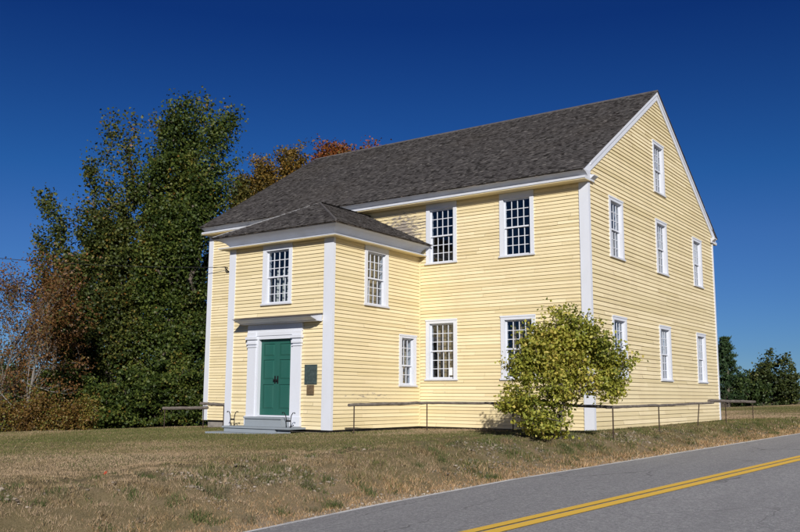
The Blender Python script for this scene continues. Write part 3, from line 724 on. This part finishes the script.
# fallen leaf on the lawn
lz = gz1(-1.3, -14.5)
mb = MB(); o5 = [(math.cos(w) * (.05 if k % 2 == 0 else .022), math.sin(w) * (.05 if k % 2 == 0 else .022)) for k, w in enumerate([2 * math.pi * j / 10 for j in range(10)])]
mb.poly([(x, y * .5, .06 + y * .7) for x, y in o5]); o = mb.build('fallen_leaf', m_plain('scarlet maple leaf', (.40, .07, .03), .6)); o.location = (-1.3, -14.5, lz); tag(o, 'single scarlet maple leaf lying on the dry lawn', 'leaf')

# ------------------------------------------------------------------ trees
LEAF = dict(
    maple=m_leaf('dull green maple leaves', [(0, (.016, .032, .006)), (.4, (.050, .082, .014)), (.75, (.125, .155, .028)), (.95, (.20, .18, .035)), (1.0, (.24, .13, .025))]),
    maple2=m_leaf('bronzed green maple leaves', [(0, (.018, .032, .008)), (.4, (.060, .082, .016)), (.72, (.13, .14, .028)), (.9, (.21, .14, .028)), (1.0, (.27, .11, .022))]),
    rust=m_leaf('rust brown leaves', [(0, (.05, .028, .012)), (.4, (.15, .075, .025)), (.7, (.24, .115, .035)), (.82, (.10, .115, .03)), (1.0, (.13, .15, .035))]),
    orange=m_leaf('orange red leaves', [(0, (.08, .05, .012)), (.4, (.26, .085, .02)), (.75, (.38, .10, .022)), (1.0, (.16, .13, .03))]),
    rusty=m_leaf('rusty orange leaves', [(0, (.06, .045, .012)), (.4, (.18, .085, .02)), (.75, (.28, .11, .022)), (1.0, (.14, .14, .03))]),
    gold=m_leaf('yellow bronze leaves', [(0, (.055, .05, .012)), (.5, (.19, .125, .022)), (1.0, (.30, .15, .025))]),
    olive=m_leaf('olive leaves', [(0, (.04, .045, .012)), (.5, (.12, .11, .022)), (1.0, (.22, .14, .025))]),
    bush=m_leaf('yellow green lilac leaves', [(0, (.07, .10, .015)), (.35, (.22, .25, .035)), (.75, (.44, .43, .07)), (1.0, (.62, .50, .12))], .35),
    dark=m_leaf('dark green leaves', [(0, (.02, .04, .012)), (.6, (.055, .09, .022)), (1.0, (.12, .15, .035))]),
    pine=m_leaf('blue green pine needles', [(0, (.016, .036, .014)), (.6, (.04, .08, .026)), (1.0, (.08, .12, .04))], .15),
    farm=m_leaf('far dark tree leaves', [(0, (.025, .04, .013)), (.6, (.065, .088, .022)), (1.0, (.14, .14, .035))]),
    weed=m_leaf('bronze weeds', [(0, (.05, .035, .012)), (.3, (.16, .085, .025)), (.55, (.22, .13, .03)), (.75, (.20, .18, .035)), (1.0, (.13, .16, .03))]),
)
def leaf_mesh(C, size, up=.35, out=None, aspect=.75, sizevar=.35):
    """quads at centres C, random orientation biased upward/outward"""
    n = len(C); nrm = rng.normal(size=(n, 3)); nrm /= np.linalg.norm(nrm, axis=1)[:, None]
    nrm[:, 2] += up
    if out is not None: nrm += out
    nrm /= np.linalg.norm(nrm, axis=1)[:, None]
    t = np.cross(nrm, rng.normal(size=(n, 3))); t /= np.linalg.norm(t, axis=1)[:, None] + 1e-9; b = np.cross(nrm, t)
    s = (size * rng.uniform(1 - sizevar, 1 + sizevar, n))[:, None]
    droop = nrm * s * .18
    V = np.stack([C - t * s * .5, C - b * s * .5 * aspect - droop, C + t * s * .5, C + b * s * .5 * aspect - droop], 1).reshape(-1, 3)
    return V, np.arange(n * 4).reshape(n, 4)
def lobe_points(lobes, n, shell=.45):
    vol = np.array([l[3] * l[4] * l[5] for l in lobes]) ** .5; q = n * vol / vol.sum(); c = np.maximum(1, np.floor(q + rng.random(len(q)))).astype(int); k = np.repeat(np.arange(len(lobes)), c); n = len(k)
    d = rng.normal(size=(n, 3)); d /= np.linalg.norm(d, axis=1)[:, None]; r = (shell + (1 - shell) * rng.random(n)) ** .9
    Lb = np.array(lobes)[k]; return Lb[:, :3] + d * r[:, None] * Lb[:, 3:6]
def skeleton(base, top, tips, r_trunk, lean=(0, 0, 0), up=.25):
    """grow branches from the trunk to each tip; returns node list, parents"""
    base, top = np.array(base, float), np.array(top, float)
    nt = 7; nodes = [base + (top - base) * k / nt + rng.normal(size=3) * np.array([.16, .16, 0]) * (r_trunk / .25) * min(k, 1) for k in range(nt + 1)]; par = [-1] + list(range(nt))
    order = np.argsort(np.linalg.norm(tips - (base + top) / 2, axis=1)); ends = []
    for j in order:
        p = tips[j]; A = np.array(nodes); d = p - A; dist = np.linalg.norm(d, axis=1)
        cost = dist + np.where(d[:, 2] < .15 * dist, 1.2 * (0.15 * dist - d[:, 2]), 0); cost[0] += 99; cost[1] += 3
        i = int(np.argmin(cost)); q = nodes[i]; n = max(1, int(dist[i] / .7)); prev = i
        for k in range(1, n + 1):
            s = k / n; m = q + (p - q) * s; m = m + np.array([0, 0, -up * dist[i] * s * (1 - s)]) + (rng.normal(size=3) * .05 * dist[i] ** .5 if k < n else 0)
            nodes.append(m); par.append(prev); prev = len(nodes) - 1
        ends.append(prev)
    cnt = np.ones(len(nodes)) * 0.0
    for e in ends: cnt[e] += 1
    for i in range(len(nodes) - 1, 0, -1): cnt[par[i]] += cnt[i]
    rad = r_trunk * (np.maximum(cnt, 1) / max(cnt[0], 1)) ** .5
    return nodes, par, np.maximum(rad, .012), ends
def limbs(mb, nodes, par, rad, sides=6):
    n = len(nodes); kids = [[] for _ in range(n)]
    for i in range(1, n): kids[par[i]].append(i)
    stack = [0]; starts = [(0, None)]
    while starts:
        i, p = starts.pop(); ch = [p, i] if p is not None else [i]
        while kids[ch[-1]]:
            ks = sorted(kids[ch[-1]], key=lambda k: -rad[k])
            for k in ks[1:]: starts.append((k, ch[-1]))
            ch.append(ks[0])
        if len(ch) > 1:
            rr = [float(rad[k]) for k in ch]
            if p is not None: rr[0] = rr[1]
            mb.tube([nodes[k] for k in ch], rr, sides if rr[0] > .04 else 4, cap=False)
def tree(name, base, top, lobes, nt, nl, leafsize, mat, label, cat='tree', group=None, r_trunk=.25, bark='bark', sigma=.42, spire=0, stems=1, up=.6, shell=.45, part=('trunk', 'crown'), tonebias=0., grad=None, seed=0):
    global rng
    rng = np.random.default_rng(int(abs(base[0]) * 1000 + abs(base[1]) * 77) + seed)
    base = np.array(base, float); base[2] = gz1(base[0], base[1]) - .1
    lob = [l if len(l) == 6 else (l[0], l[1], l[2], l[3], l[3], l[4]) for l in lobes]
    t = thing(name, tuple(base), label, cat, group)
    tips = lobe_points(lob, nt, shell); tips = tips[tips[:, 2] > base[2] + .15]
    mb = MB()
    nodes, par, rad, ends = skeleton(base, top, tips, r_trunk)
    limbs(mb, nodes, par, rad)
    S(mb.build(part[0], M[bark], None, True, False), t)
    tips = np.array([nodes[e] for e in ends]); dirs = np.array([np.array(nodes[e]) - np.array(nodes[par[e]]) for e in ends]); dirs /= np.linalg.norm(dirs, axis=1)[:, None] + 1e-9
    if spire: dirs = dirs + np.array(spire); dirs /= np.linalg.norm(dirs, axis=1)[:, None]
    per = rng.poisson(nl / len(tips) * rng.gamma(2.2, 1 / 2.2, len(tips))); k = np.repeat(np.arange(len(tips)), per); n = len(k)
    sg = sigma * rng.uniform(.65, 1.25, len(tips))
    along = np.clip(rng.normal(size=n), -1.6, 1.9) * sg[k] * 1.5
    C = tips[k] + dirs[k] * along[:, None] + np.clip(rng.normal(size=(n, 3)), -1.7, 1.7) * sg[k][:, None] * np.array([.78, .78, .30])
    C = C[C[:, 2] > base[2] + .12]; k = k[:len(C)] if len(k) != len(C) else k
    n = len(C)
    Vv, Ff_ = leaf_mesh(C, leafsize, up)
    clump = rng.normal(size=len(tips)) * .13
    tone = np.clip(.48 + tonebias + clump[k[:n] % len(tips)] + rng.normal(size=n) * .17, 0, 1)
    if grad is not None: tone = np.clip(tone + grad(C), 0, 1)
    S(raw(part[1], Vv, Ff_, mat, None, tone), t)
    return t
# the big maples on the left: ascending plumes (across, height at the foot and at the tip, two radii), in metres from the trunk
def plumes(x, y, P, sq=1.0, sh=0.0):
    out = []; random.seed(int(abs(x) * 10))
    for a0, h0, a1, h1, r0_, r1_ in P:
        dp = random.uniform(-1.3, 1.3); n = max(3, int(abs(h1 - h0) / .55)); da, db = random.uniform(-.3, .3), random.uniform(-.4, .4)
        for k in range(n + 1):
            s_ = k / n; r_ = r0_ + (r1_ - r0_) * s_; ac = (a0 + (a1 - a0) * s_) * sq + sh; d = (dp + db * s_) * (1 if r0_ < 1.3 else .4)
            out.append((x + .815 * ac - .579 * d, y + .579 * ac + .815 * d, h0 + (h1 - h0) * s_ - r_ * .5 * (k == n), r_, r_, max(.25, r_ * .8)))
    return out
tree('maple_tree', (-21.95, 4.05, 0), (-22.0, 3.9, 9.5), plumes(-21.95, 4.05, [(0.0, 8.54, 0.19, 15.03, 1.14, 0.33), (0.62, 9.48, 1.37, 14.56, 0.85, 0.28), (0.85, 9.01, 2.56, 13.94, 0.81, 0.24), (1.09, 8.3, 3.37, 13.61, 0.71, 0.19), (1.33, 7.26, 3.22, 11.33, 0.71, 0.19), (-0.19, 8.3, -0.28, 14.37, 0.95, 0.33), (0.9, 5.9, 2.1, 8.6, 0.6, 0.3), (-0.66, 7.35, -0.85, 11.85, 0.85, 0.33), (-0.33, 4.03, -1.04, 7.83, 1.71, 1.23), (0.85, 3.09, 1.56, 6.88, 1.04, 0.66), (0.14, -0.23, -0.09, 4.03, 1.8, 1.9), (1.09, 0.24, 1.09, 4.03, 0.85, 0.95), (-0.3, 5.2, 0.5, 9.3, 1.35, 1.0), (1.1, 2.5, 1.3, 6.0, 1.1, 0.8)], .84, -.25),
     430, 112000, .135, LEAF['maple'], 'tallest dark green maple tree, its plumes leaning right, just left of the building', 'tree', 'maples left of the building', .30, sigma=.33, spire=(.14, .12, .8), shell=.3)
tree('maple_tree', (-24.4, 2.5, 0), (-24.6, 2.2, 8.5), plumes(-24.4, 2.5, [(1.23, 7.59, 1.28, 14.37, 0.95, 0.28), (0.57, 7.11, 0.52, 13.61, 0.85, 0.28), (-0.19, 6.64, -0.43, 13.09, 0.81, 0.28), (-0.85, 5.93, -1.52, 11.71, 0.9, 0.38), (-1.66, 5.46, -2.94, 9.96, 0.85, 0.28), (-2.28, 4.51, -3.03, 7.83, 0.66, 0.28), (0.24, 3.56, -0.24, 6.88, 1.99, 1.61), (0.0, -0.23, 0.09, 4.03, 2.13, 2.13), (-1.42, 0.72, -1.66, 4.51, 1.04, 1.23), (1.42, 5.46, 1.71, 10.2, 0.95, 0.43), (-0.7, 4.5, -0.5, 9.0, 1.2, 0.8), (-1.5, 3.0, -1.7, 7.0, 1.0, 0.7), (0.6, 3.5, 0.7, 8.0, 1.2, 0.9)]),
     430, 92000, .135, LEAF['maple2'], 'bronze tinged maple tree with several thin spires, left of the tallest maple', 'tree', 'maples left of the building', .24, sigma=.31, spire=(.06, .06, .85), shell=.3)
tree('rust_tree', (-21.6, -2.18, 0), (-21.75, -2.4, 4.6),
     [(-21.83, -2.57, 4.3, .95, 1.9), (-21.51, -2.08, 2.9, 1.0, 1.8), (-22.0, -2.8, 5.6, .4, .9), (-21.4, -1.9, 5.5, .45, .9)],
     110, 6500, .10, LEAF['rust'], 'thin rust brown tree standing before the maples at the left', 'tree', None, .1, sigma=.30, spire=(.1, .1, .5))
def sapling(x, y, H, nleaf, label, bark):
    z = gz1(x, y) - .1
    t = thing('sapling', (x, y, z), label, 'tree', 'half bare saplings at the lawn edge')
    mb = MB(); right = np.array([.815, .579, 0]); C = []
    def limb(p0, d, L_, r0, depth):
        pts = [np.array(p0)]; d = np.array(d, float); d /= np.linalg.norm(d); n = 7
        for i in range(n):
            d = d + rng.normal(size=3) * .07 + np.array([0, 0, .035]); d /= np.linalg.norm(d); pts.append(pts[-1] + d * L_ / n)
        mb.tube(pts, [r0 * (1 - .8 * i / n) for i in range(n + 1)], 6 if r0 > .02 else 4, cap=False)
        if depth >= 2 or L_ < .5: C.extend([pts[-1], pts[-2], pts[-3]])
        if depth < 3:
            for i in range(2, n + 1):
                for _ in range(2 if depth == 0 else 1):
                    if rng.random() < .8:
                        w = rng.uniform(0, 6.28); e = d * .9 + np.array([math.cos(w), math.sin(w), .35]) * .8
                        limb(pts[i], e, L_ * rng.uniform(.28, .45), r0 * (1 - .8 * i / n) * .55 + .003, depth + 1)
    limb((x, y, z), right * .12 + np.array([0, 0, 1]), H, .075, 0)
    limb((x, y, z + .75), right * -.8 + np.array([0, 0, .75]), 1.9, .032, 1)
    limb((x, y, z + 1.9), right * .75 + np.array([0, 0, -.45]), 1.7, .028, 1)
    limb((x, y, z + .8), right * .7 + np.array([0, 0, .8]), 1.6, .024, 1)
    S(mb.build('trunk', M[bark], None, True, False), t)
    C = np.repeat(np.array(C), nleaf, 0); C = C + rng.normal(size=C.shape) * .14; Vv, F_ = leaf_mesh(C, .08)
    S(raw('crown', Vv, F_, LEAF['rust'], None, np.clip(rng.normal(.5, .22, len(C)), 0, 1)), t)
sapling(-19.68, -4.8, 4.3, 3, 'nearly bare sapling with a pale grey trunk at the left edge of the lawn', 'palebark')
sapling(-21.9, -4.6, 4.6, 3, 'half bare rust leaved sapling farthest left, its twigs reaching the photograph edge', 'bark')
sapling(-22.6, -3.4, 4.2, 4, 'half bare rust leaved sapling between the pale trunk and the rust brown tree', 'bark')
for k, (x, y, z, r, rz, lab) in enumerate([
        (-20.73, -.92, .77, 1.05, 1.2, 'dark green shrub under the maples, behind the bronze weeds'), (-19.94, .35, .98, 1.05, 1.35, 'broad green shrub in the middle of the shrubs under the maples'),
        (-19.09, 1.8, 1.1, .95, 1.5, 'green shrub under the tallest maple, second from the yellow building'), (-18.44, 2.9, .99, .8, 1.35, 'green shrub nearest the yellow building, behind the left rail'),
        (-21.8, -2.0, 1.2, .95, 1.4, 'dark shrub at the foot of the rust brown tree')]):
    tree('shrub', (x, y, 0), (x, y, .6), [(x, y, z * .8, r, rz)], 70, 9000, .115, LEAF['maple'], lab, 'shrub', 'shrubs under the maples', .04, sigma=.22, part=('stem', 'foliage'), shell=.3)
for k, (x, y, lab) in enumerate([(-19.1, -5.7, 'bronze weed clump at the very left edge of the photograph'), (-18.75, -5.1, 'bronze weed clump in front of the pale sapling trunk'),
        (-18.4, -4.5, 'rusty weed clump just right of the pale sapling trunk'), (-18.05, -3.95, 'rusty weed clump second from the right in its row'), (-17.8, -3.45, 'bronze green weed clump at the right end of its row')]):
    tree('weed_clump', (x, y, 0), (x, y, .0), [(x, y, .0, .55, (.42, .6, .38, .52, .34)[k]), (x + .2, y + .25, .3 + .12 * ((k * 2) % 3), .13, .45), (x - .2, y - .3, .15 + .2 * (k % 3), .12, .5), (x - .05, y, .35, .1, .5)], 42, 3600, .07, LEAF['weed'], lab, 'weeds', 'bronze weeds along the lawn edge', .015, tonebias=(.05, -.12, .1, -.05, .22)[k], sigma=.17, part=('stem', 'foliage'), shell=.2, spire=(0, 0, 1.2), up=0)
for k, (x, y, h, lab) in enumerate([(-35.5, 3.5, 4.2, 'distant bushy tree at the far left edge, behind the sapling'), (-33.0, 6.8, 3.6, 'distant bushy tree behind the rust brown tree')]):
    tree('far_tree', (x, y, 0), (x, y, h * .4), [(x, y, h * .42 - .8, 1.9, h * .5), (x + .9, y + 1.2, h * .3 - .8, 1.5, h * .36)], 110, 9000, .17, LEAF['dark' if k != 1 else 'farm'], lab, 'tree', 'distant trees behind the maples', .12, sigma=.32)
# bush before the corner of the building
tree('bush', (.9, -4.13, 0), (.98, -4.05, 1.2),
     [(.95, -4.1, 2.5, .55, .65), (.5, -4.3, 2.2, .6, .65), (.95, -4.1, 1.5, .9, .95), (.2, -4.45, 1.6, .45, .6), (1.6, -3.85, 2.0, .6, .65), (1.8, -3.7, 1.35, .55, .4), (.15, -4.55, .85, .5, .4), (1.4, -3.95, 2.4, .5, .45), (.65, -4.45, .45, .6, .42), (.9, -4.1, 1.6, .4, .6), (2.1, -3.6, 1.75, .35, .3)],
     420, 25000, .075, LEAF['bush'], 'round yellow green bush growing in front of the building corner', 'bush', None, .05, sigma=.125, part=('stem', 'foliage'), shell=.2, spire=(0, 0, .3), up=.5,
     tonebias=.12, grad=lambda C: .10 * np.sin(C[:, 0] * 3.1 + C[:, 2] * 2.3))
# tree tops rising behind the roof
BK = [(-24.2, 17.3, [(-24.2, 17.3, 14.6, 1.1, 1.8), (-23.7, 17.7, 15.0, .9, 1.1),  (-24.5, 17.0, 11.5, 2.2, 3.2)], 'orange', 'orange red tree top rising highest behind the ridge', 12000),
      (-22.6, 18.6, [(-23.5, 17.9, 15.0, .9, 1.2), (-22.5, 18.7, 12, 1.9, 3)], 'rusty', 'rusty orange tree top behind the ridge, right of the highest one', 9000),
      (-21.2, 19.7, [(-22.1, 18.8, 15.35, .55, .6), (-21.3, 19.6, 12.5, 1.6, 3)], 'orange', 'small orange tree tip barely showing above the ridge', 5000),
      (-26.0, 15.7, [(-25.95, 15.74, 13.9, .75, 2.0), (-26.0, 15.7, 10.5, 1.6, 3)], 'gold', 'yellow bronze tree top behind the sloping roof edge, next to the orange one', 8000),
      (-27.0, 14.7, [(-27.03, 14.71, 13.3, .9, 1.8), (-27.0, 14.7, 9.8, 1.8, 3)], 'gold', 'golden green tree top in the middle of those behind the roof edge', 8000),
      (-28.0, 13.8, [(-27.95, 13.79, 12.6, .6, 1.5), (-28, 13.8, 9.3, 1.6, 3.0)], 'olive', 'olive green tree top nearest the large maple, behind the roof edge', 8000)]
for x, y, lob, mt, lab, n in BK:
    tree('autumn_tree', (x, y, 0), (x, y, 9.5), lob, 150, int(n * 3.2), .14, LEAF[mt], lab, 'tree', 'tree tops behind the roof', .2, sigma=.34, spire=(0, 0, .5))
# far trees across the field on the right
def conifer(loc, h, r, n, label):
    x, y = loc; z = gz1(x, y) - .05; t = thing('pine_tree', (x, y, z), label, 'tree')
    mb = MB(); mb.tube([(x, y, z), (x + .05, y, z + h * .5), (x, y, z + h * .97)], [.16, .1, .02], 6)
    k = int(h / .33); C = []
    for i in range(k):
        zz = z + h * (.08 + .9 * i / k); rr = r * (1 - (i / k) ** 1.6) * rng.uniform(.8, 1.1) + .12
        for j in range(7):
            w = rng.uniform(0, 6.28); l = rr * rng.uniform(.55, 1.1); e = np.array([x + math.cos(w) * l, y + math.sin(w) * l, zz + .22 * l])
            s0 = np.array([x, y, zz]); mb.tube([s0, (s0 + e) / 2 - np.array([0, 0, .05]), e], [.03, .02, .008], 4, cap=False)
            m = int(n / (k * 7)); q = rng.uniform(.25, 1.08, m)[:, None]; C.append(s0 + (e - s0) * q + rng.normal(size=(m, 3)) * np.array([.13, .13, .09]))
    S(mb.build('trunk', M['bark'], None, True, False), t); C = np.concatenate(C); Vv, F_ = leaf_mesh(C, .2, .5, aspect=.35)
    S(raw('crown', Vv, F_, LEAF['pine'], None, np.clip(rng.normal(.5, .22, len(C)), 0, 1)), t)
conifer((-10.9, 55.0), 6.3, 1.75, 13000, 'tall dark pine tree in the field just right of the building')
tree('far_tree', (-9.4, 56.2, 0), (-9.4, 56.2, 2), [(-9.7, 56, 1.6, 1.4, 1.5), (-8.8, 56.6, 1.3, 1.0, 1.2)], 80, 6000, .2, LEAF['dark'], 'low green tree beside the tall pine across the field', 'tree', 'trees across the field', .12, sigma=.25)
tree('far_tree', (-10.5, 70.5, 0), (-10.5, 70.5, 3), [(-10.4, 70.51, 3.1, 2.0, 2.1), (-9.4, 70.8, 1.8, 1.9, 1.9), (-11.8, 70.2, 2.0, 1.7, 1.9)], 160, 14000, .24, LEAF['farm'], 'large round dark tree at the right edge across the field', 'tree', 'trees across the field', .25, sigma=.34)
tree('far_tree', (-13.4, 70, 0), (-13.4, 70, 2), [(-13.2, 70, 1.7, 1.4, 1.8), (-14.3, 69.6, 1.4, 1.2, 1.5)], 80, 7000, .22, LEAF['farm'], 'small dark tree between the pine and the round tree across the field', 'tree', 'trees across the field', .16, sigma=.3)

# ------------------------------------------------------------------ grass and stones
def inside_house(x, y):
    return ((x > -L - .02) & (x < .02) & (y > -.02) & (y < W)) | ((x > -P1 - .02) & (x < -P0 + .02) & (y > -D - .02) & (y < 0)) | ((x > -9.36) & (x < -6.5) & (y > -5.38) & (y < -4.2))
def scatter(n, x0, x1, y0, y1, pw=1.6, ref=14):
    X = rng.uniform(x0, x1, n); Y = rng.uniform(y0, y1, n); d = np.hypot(X - CAM.x, Y - CAM.y)
    k = rng.random(n) < np.clip((ref / d) ** pw, 0, 1); t = road_cx(Y) - LANE - X
    ang = np.arctan2(X - CAM.x, Y - CAM.y) + yaw; k &= (np.abs(ang) < .62) & ~inside_house(X, Y)
    return X[k], Y[k], d[k], t[k]
def pick(v, stops):
    p = [s[0] for s in stops]; c = np.array([s[1] for s in stops]); return np.stack([np.interp(v, p, c[:, j]) for j in range(3)], 1)
X, Y, d, t = scatter(3600000, -27, 4.5, -20.5, 30)
fX, fY, fd, ft = scatter(700000, -26, 7, 30, 82, 0)
eX, eY, ed_, et = scatter(500000, 6, 24, -14, 45, 1.2)
X, Y, d, t = [np.concatenate(q) for q in ((X, fX, eX), (Y, fY, eY), (d, fd, ed_), (t, ft, et))]
k = (t > .03) | (X - road_cx(Y) > 3.3); X, Y, d, t = X[k], Y[k], d[k], t[k]
n1 = fbm(X, Y, 6, 21); n2 = fbm(X, Y, 1.1, 31); n3 = vnoise(X, Y, .22, 41)
bank = np.clip(1 - np.abs(t - 1.45) / 1.25, 0, 1)                      # stony band along the bank
edge = 1 - sst(.35, 1.25, t)                                             # dry verge beside the road
shade = n1 * .70 + n2 * .30 + rng.normal(size=len(X)) * .09
keep = rng.random(len(X)) < (1 - .42 * bank * sst(.42, .58, n2) - .35 * edge * sst(0, .15, .25 - t))
X, Y, d, t, n1, n2, n3, bank, edge, shade = [q[keep] for q in (X, Y, d, t, n1, n2, n3, bank, edge, shade)]
nb = len(X); print('blades', nb)
tuft = sst(.55, .8, n2) * (bank > .1) + sst(.6, .8, fbm(X, Y, .8, 61)) * sst(3.4, 1.0, t)
h = (.013 + .017 * rng.random(nb) + .017 * n3) * (1 + 2.0 * tuft + .8 * edge * rng.random(nb) + 1.1 * bank * rng.random(nb)) * np.clip(d / 16, .8, 1.8) ** .4
w = .0042 * np.clip(d / 14, .75, 3) * rng.uniform(.6, 1.4, nb)
col = pick(shade, [(.30, (.115, .110, .042)), (.42, (.185, .150, .068)), (.50, (.265, .195, .110)), (.58, (.325, .235, .148)), (.70, (.39, .29, .19))])
grn = pick(rng.random(nb), [(0, (.062, .078, .024)), (1, (.14, .145, .048))])
gk = (rng.random(nb) < np.clip(.17 + 1.6 * (.5 - n1) + .35 * sst(.5, .62, n2) + .5 * tuft, 0, .85))[:, None]
col = np.where(gk, grn, col)
och = pick(rng.random(nb), [(0, (.24, .145, .07)), (.6, (.43, .27, .14)), (1, (.54, .39, .23))])
col = np.where((rng.random(nb) < edge * .8)[:, None], och, col) * rng.uniform(.75, 1.25, nb)[:, None]
pale = (rng.random(nb) < .05 * bank + .01); col[pale] = np.array([.46, .37, .25]) * rng.uniform(.7, 1.2, pale.sum())[:, None]
# rough tussocks and weeds down the bank
nt_ = 900; ty = rng.uniform(-20, 12, nt_); tl = rng.uniform(.35, 2.9, nt_); tx = road_cx(ty) - LANE - tl
kk = rng.random(nt_) < .25 + .75 * sst(.4, .6, fbm(tx, ty, 1.6, 81)); tx, ty, tl = tx[kk], ty[kk], tl[kk]; nk = 70
hs = rng.uniform(.04, .12, len(tx)) * np.interp(tl, [.3, 1.6, 2.9], [1.1, 1, .7]); q = np.repeat(np.arange(len(tx)), nk); m_ = len(q)
Xt = tx[q] + rng.normal(size=m_) * .07; Yt = ty[q] + rng.normal(size=m_) * .07
kind = rng.random(len(tx)); c0 = np.where(kind[:, None] < .45, np.array([[.07, .088, .03]]), np.where(kind[:, None] < .8, np.array([[.20, .145, .075]]), np.array([[.12, .105, .06]])))
X = np.concatenate([X, Xt]); Y = np.concatenate([Y, Yt]); h = np.concatenate([h, hs[q] * rng.uniform(.4, 1.15, m_)]); w = np.concatenate([w, np.full(m_, .0055)])
col = np.concatenate([col, c0[q] * rng.uniform(.6, 1.5, (m_, 1))]); nb = len(X)
gz_ = ground_z(X, Y) - .006; an = rng.uniform(0, 6.283, nb); ln_ = rng.normal(size=(nb, 2)) * .45 * h[:, None]
P0_ = np.stack([X - np.cos(an) * w, Y - np.sin(an) * w, gz_], 1); P1_ = np.stack([X + np.cos(an) * w, Y + np.sin(an) * w, gz_], 1); P2_ = np.stack([X + ln_[:, 0], Y + ln_[:, 1], gz_ + h], 1)
V = np.stack([P0_, P1_, P2_], 1).reshape(-1, 3)
tag(raw('grass', V, np.arange(nb * 3).reshape(nb, 3), M['grass'], None, None, col), 'short dry mottled lawn grass around the building and down the bank', 'grass', kind='stuff')
# stones on the bank and loose gravel along the asphalt
def stones(name, X, Y, S_, col, label, sink=.25):
    ico = bmesh.new(); bmesh.ops.create_icosphere(ico, subdivisions=1, radius=1); bv = np.array([v.co[:] for v in ico.verts]); bf = np.array([[v.index for v in f.verts] for f in ico.faces]); ico.free()
    n = len(X); q = bv[None] * (1 + rng.normal(size=(n, len(bv), 1)) * .24) * (S_[:, None, None] * rng.uniform(.6, 1.3, (n, 1, 3)) * np.array([1, 1, .6]))
    a = rng.uniform(0, 6.28, n); c, s = np.cos(a)[:, None], np.sin(a)[:, None]
    x = q[..., 0] * c - q[..., 1] * s + X[:, None]; y = q[..., 0] * s + q[..., 1] * c + Y[:, None]; z = q[..., 2] + (ground_z(X, Y) + S_ * (.5 - sink))[:, None]
    V = np.stack([x, y, z], 2).reshape(-1, 3); F_ = (bf[None] + (np.arange(n) * len(bv))[:, None, None]).reshape(-1, 3)
    return tag(raw(name, V, F_, M['gravel'], None, None, np.repeat(col, len(bf), 0)), label, 'stones', kind='stuff')
n = 26000; Y = rng.uniform(-20, 8, n); t = np.abs(rng.normal(1.45, .55, n)); X = road_cx(Y) - LANE - t
k = (rng.random(n) < sst(.47, .64, fbm(X, Y, 1.1, 31)) * np.interp(Y, [-20, -4, 3, 8], [1, .9, .3, 0])) ; X, Y, t = X[k], Y[k], t[k]
S_ = np.clip(rng.lognormal(-4.3, .5, len(X)), .006, .042); col = pick(rng.random(len(X)), [(0, (.11, .09, .068)), (.5, (.21, .175, .135)), (1, (.36, .305, .245))])
stones('bank_stones', X, Y, S_, col, 'pale loose stones scattered along the grassy bank')
n = 22000; Y = rng.uniform(-20, 30, n); t = np.abs(rng.normal(0, .20, n)) - .09; X = road_cx(Y) - LANE - t
k = rng.random(n) < sst(.35, .6, fbm(X, Y, 1.4, 71)); X, Y = X[k], Y[k]
S_ = np.clip(rng.lognormal(-4.5, .45, len(X)), .005, .035); col = pick(rng.random(len(X)), [(0, (.25, .21, .17)), (1, (.55, .50, .43))])
stones('shoulder_gravel', X, Y, S_, col, 'sandy gravel along the edge of the asphalt road')
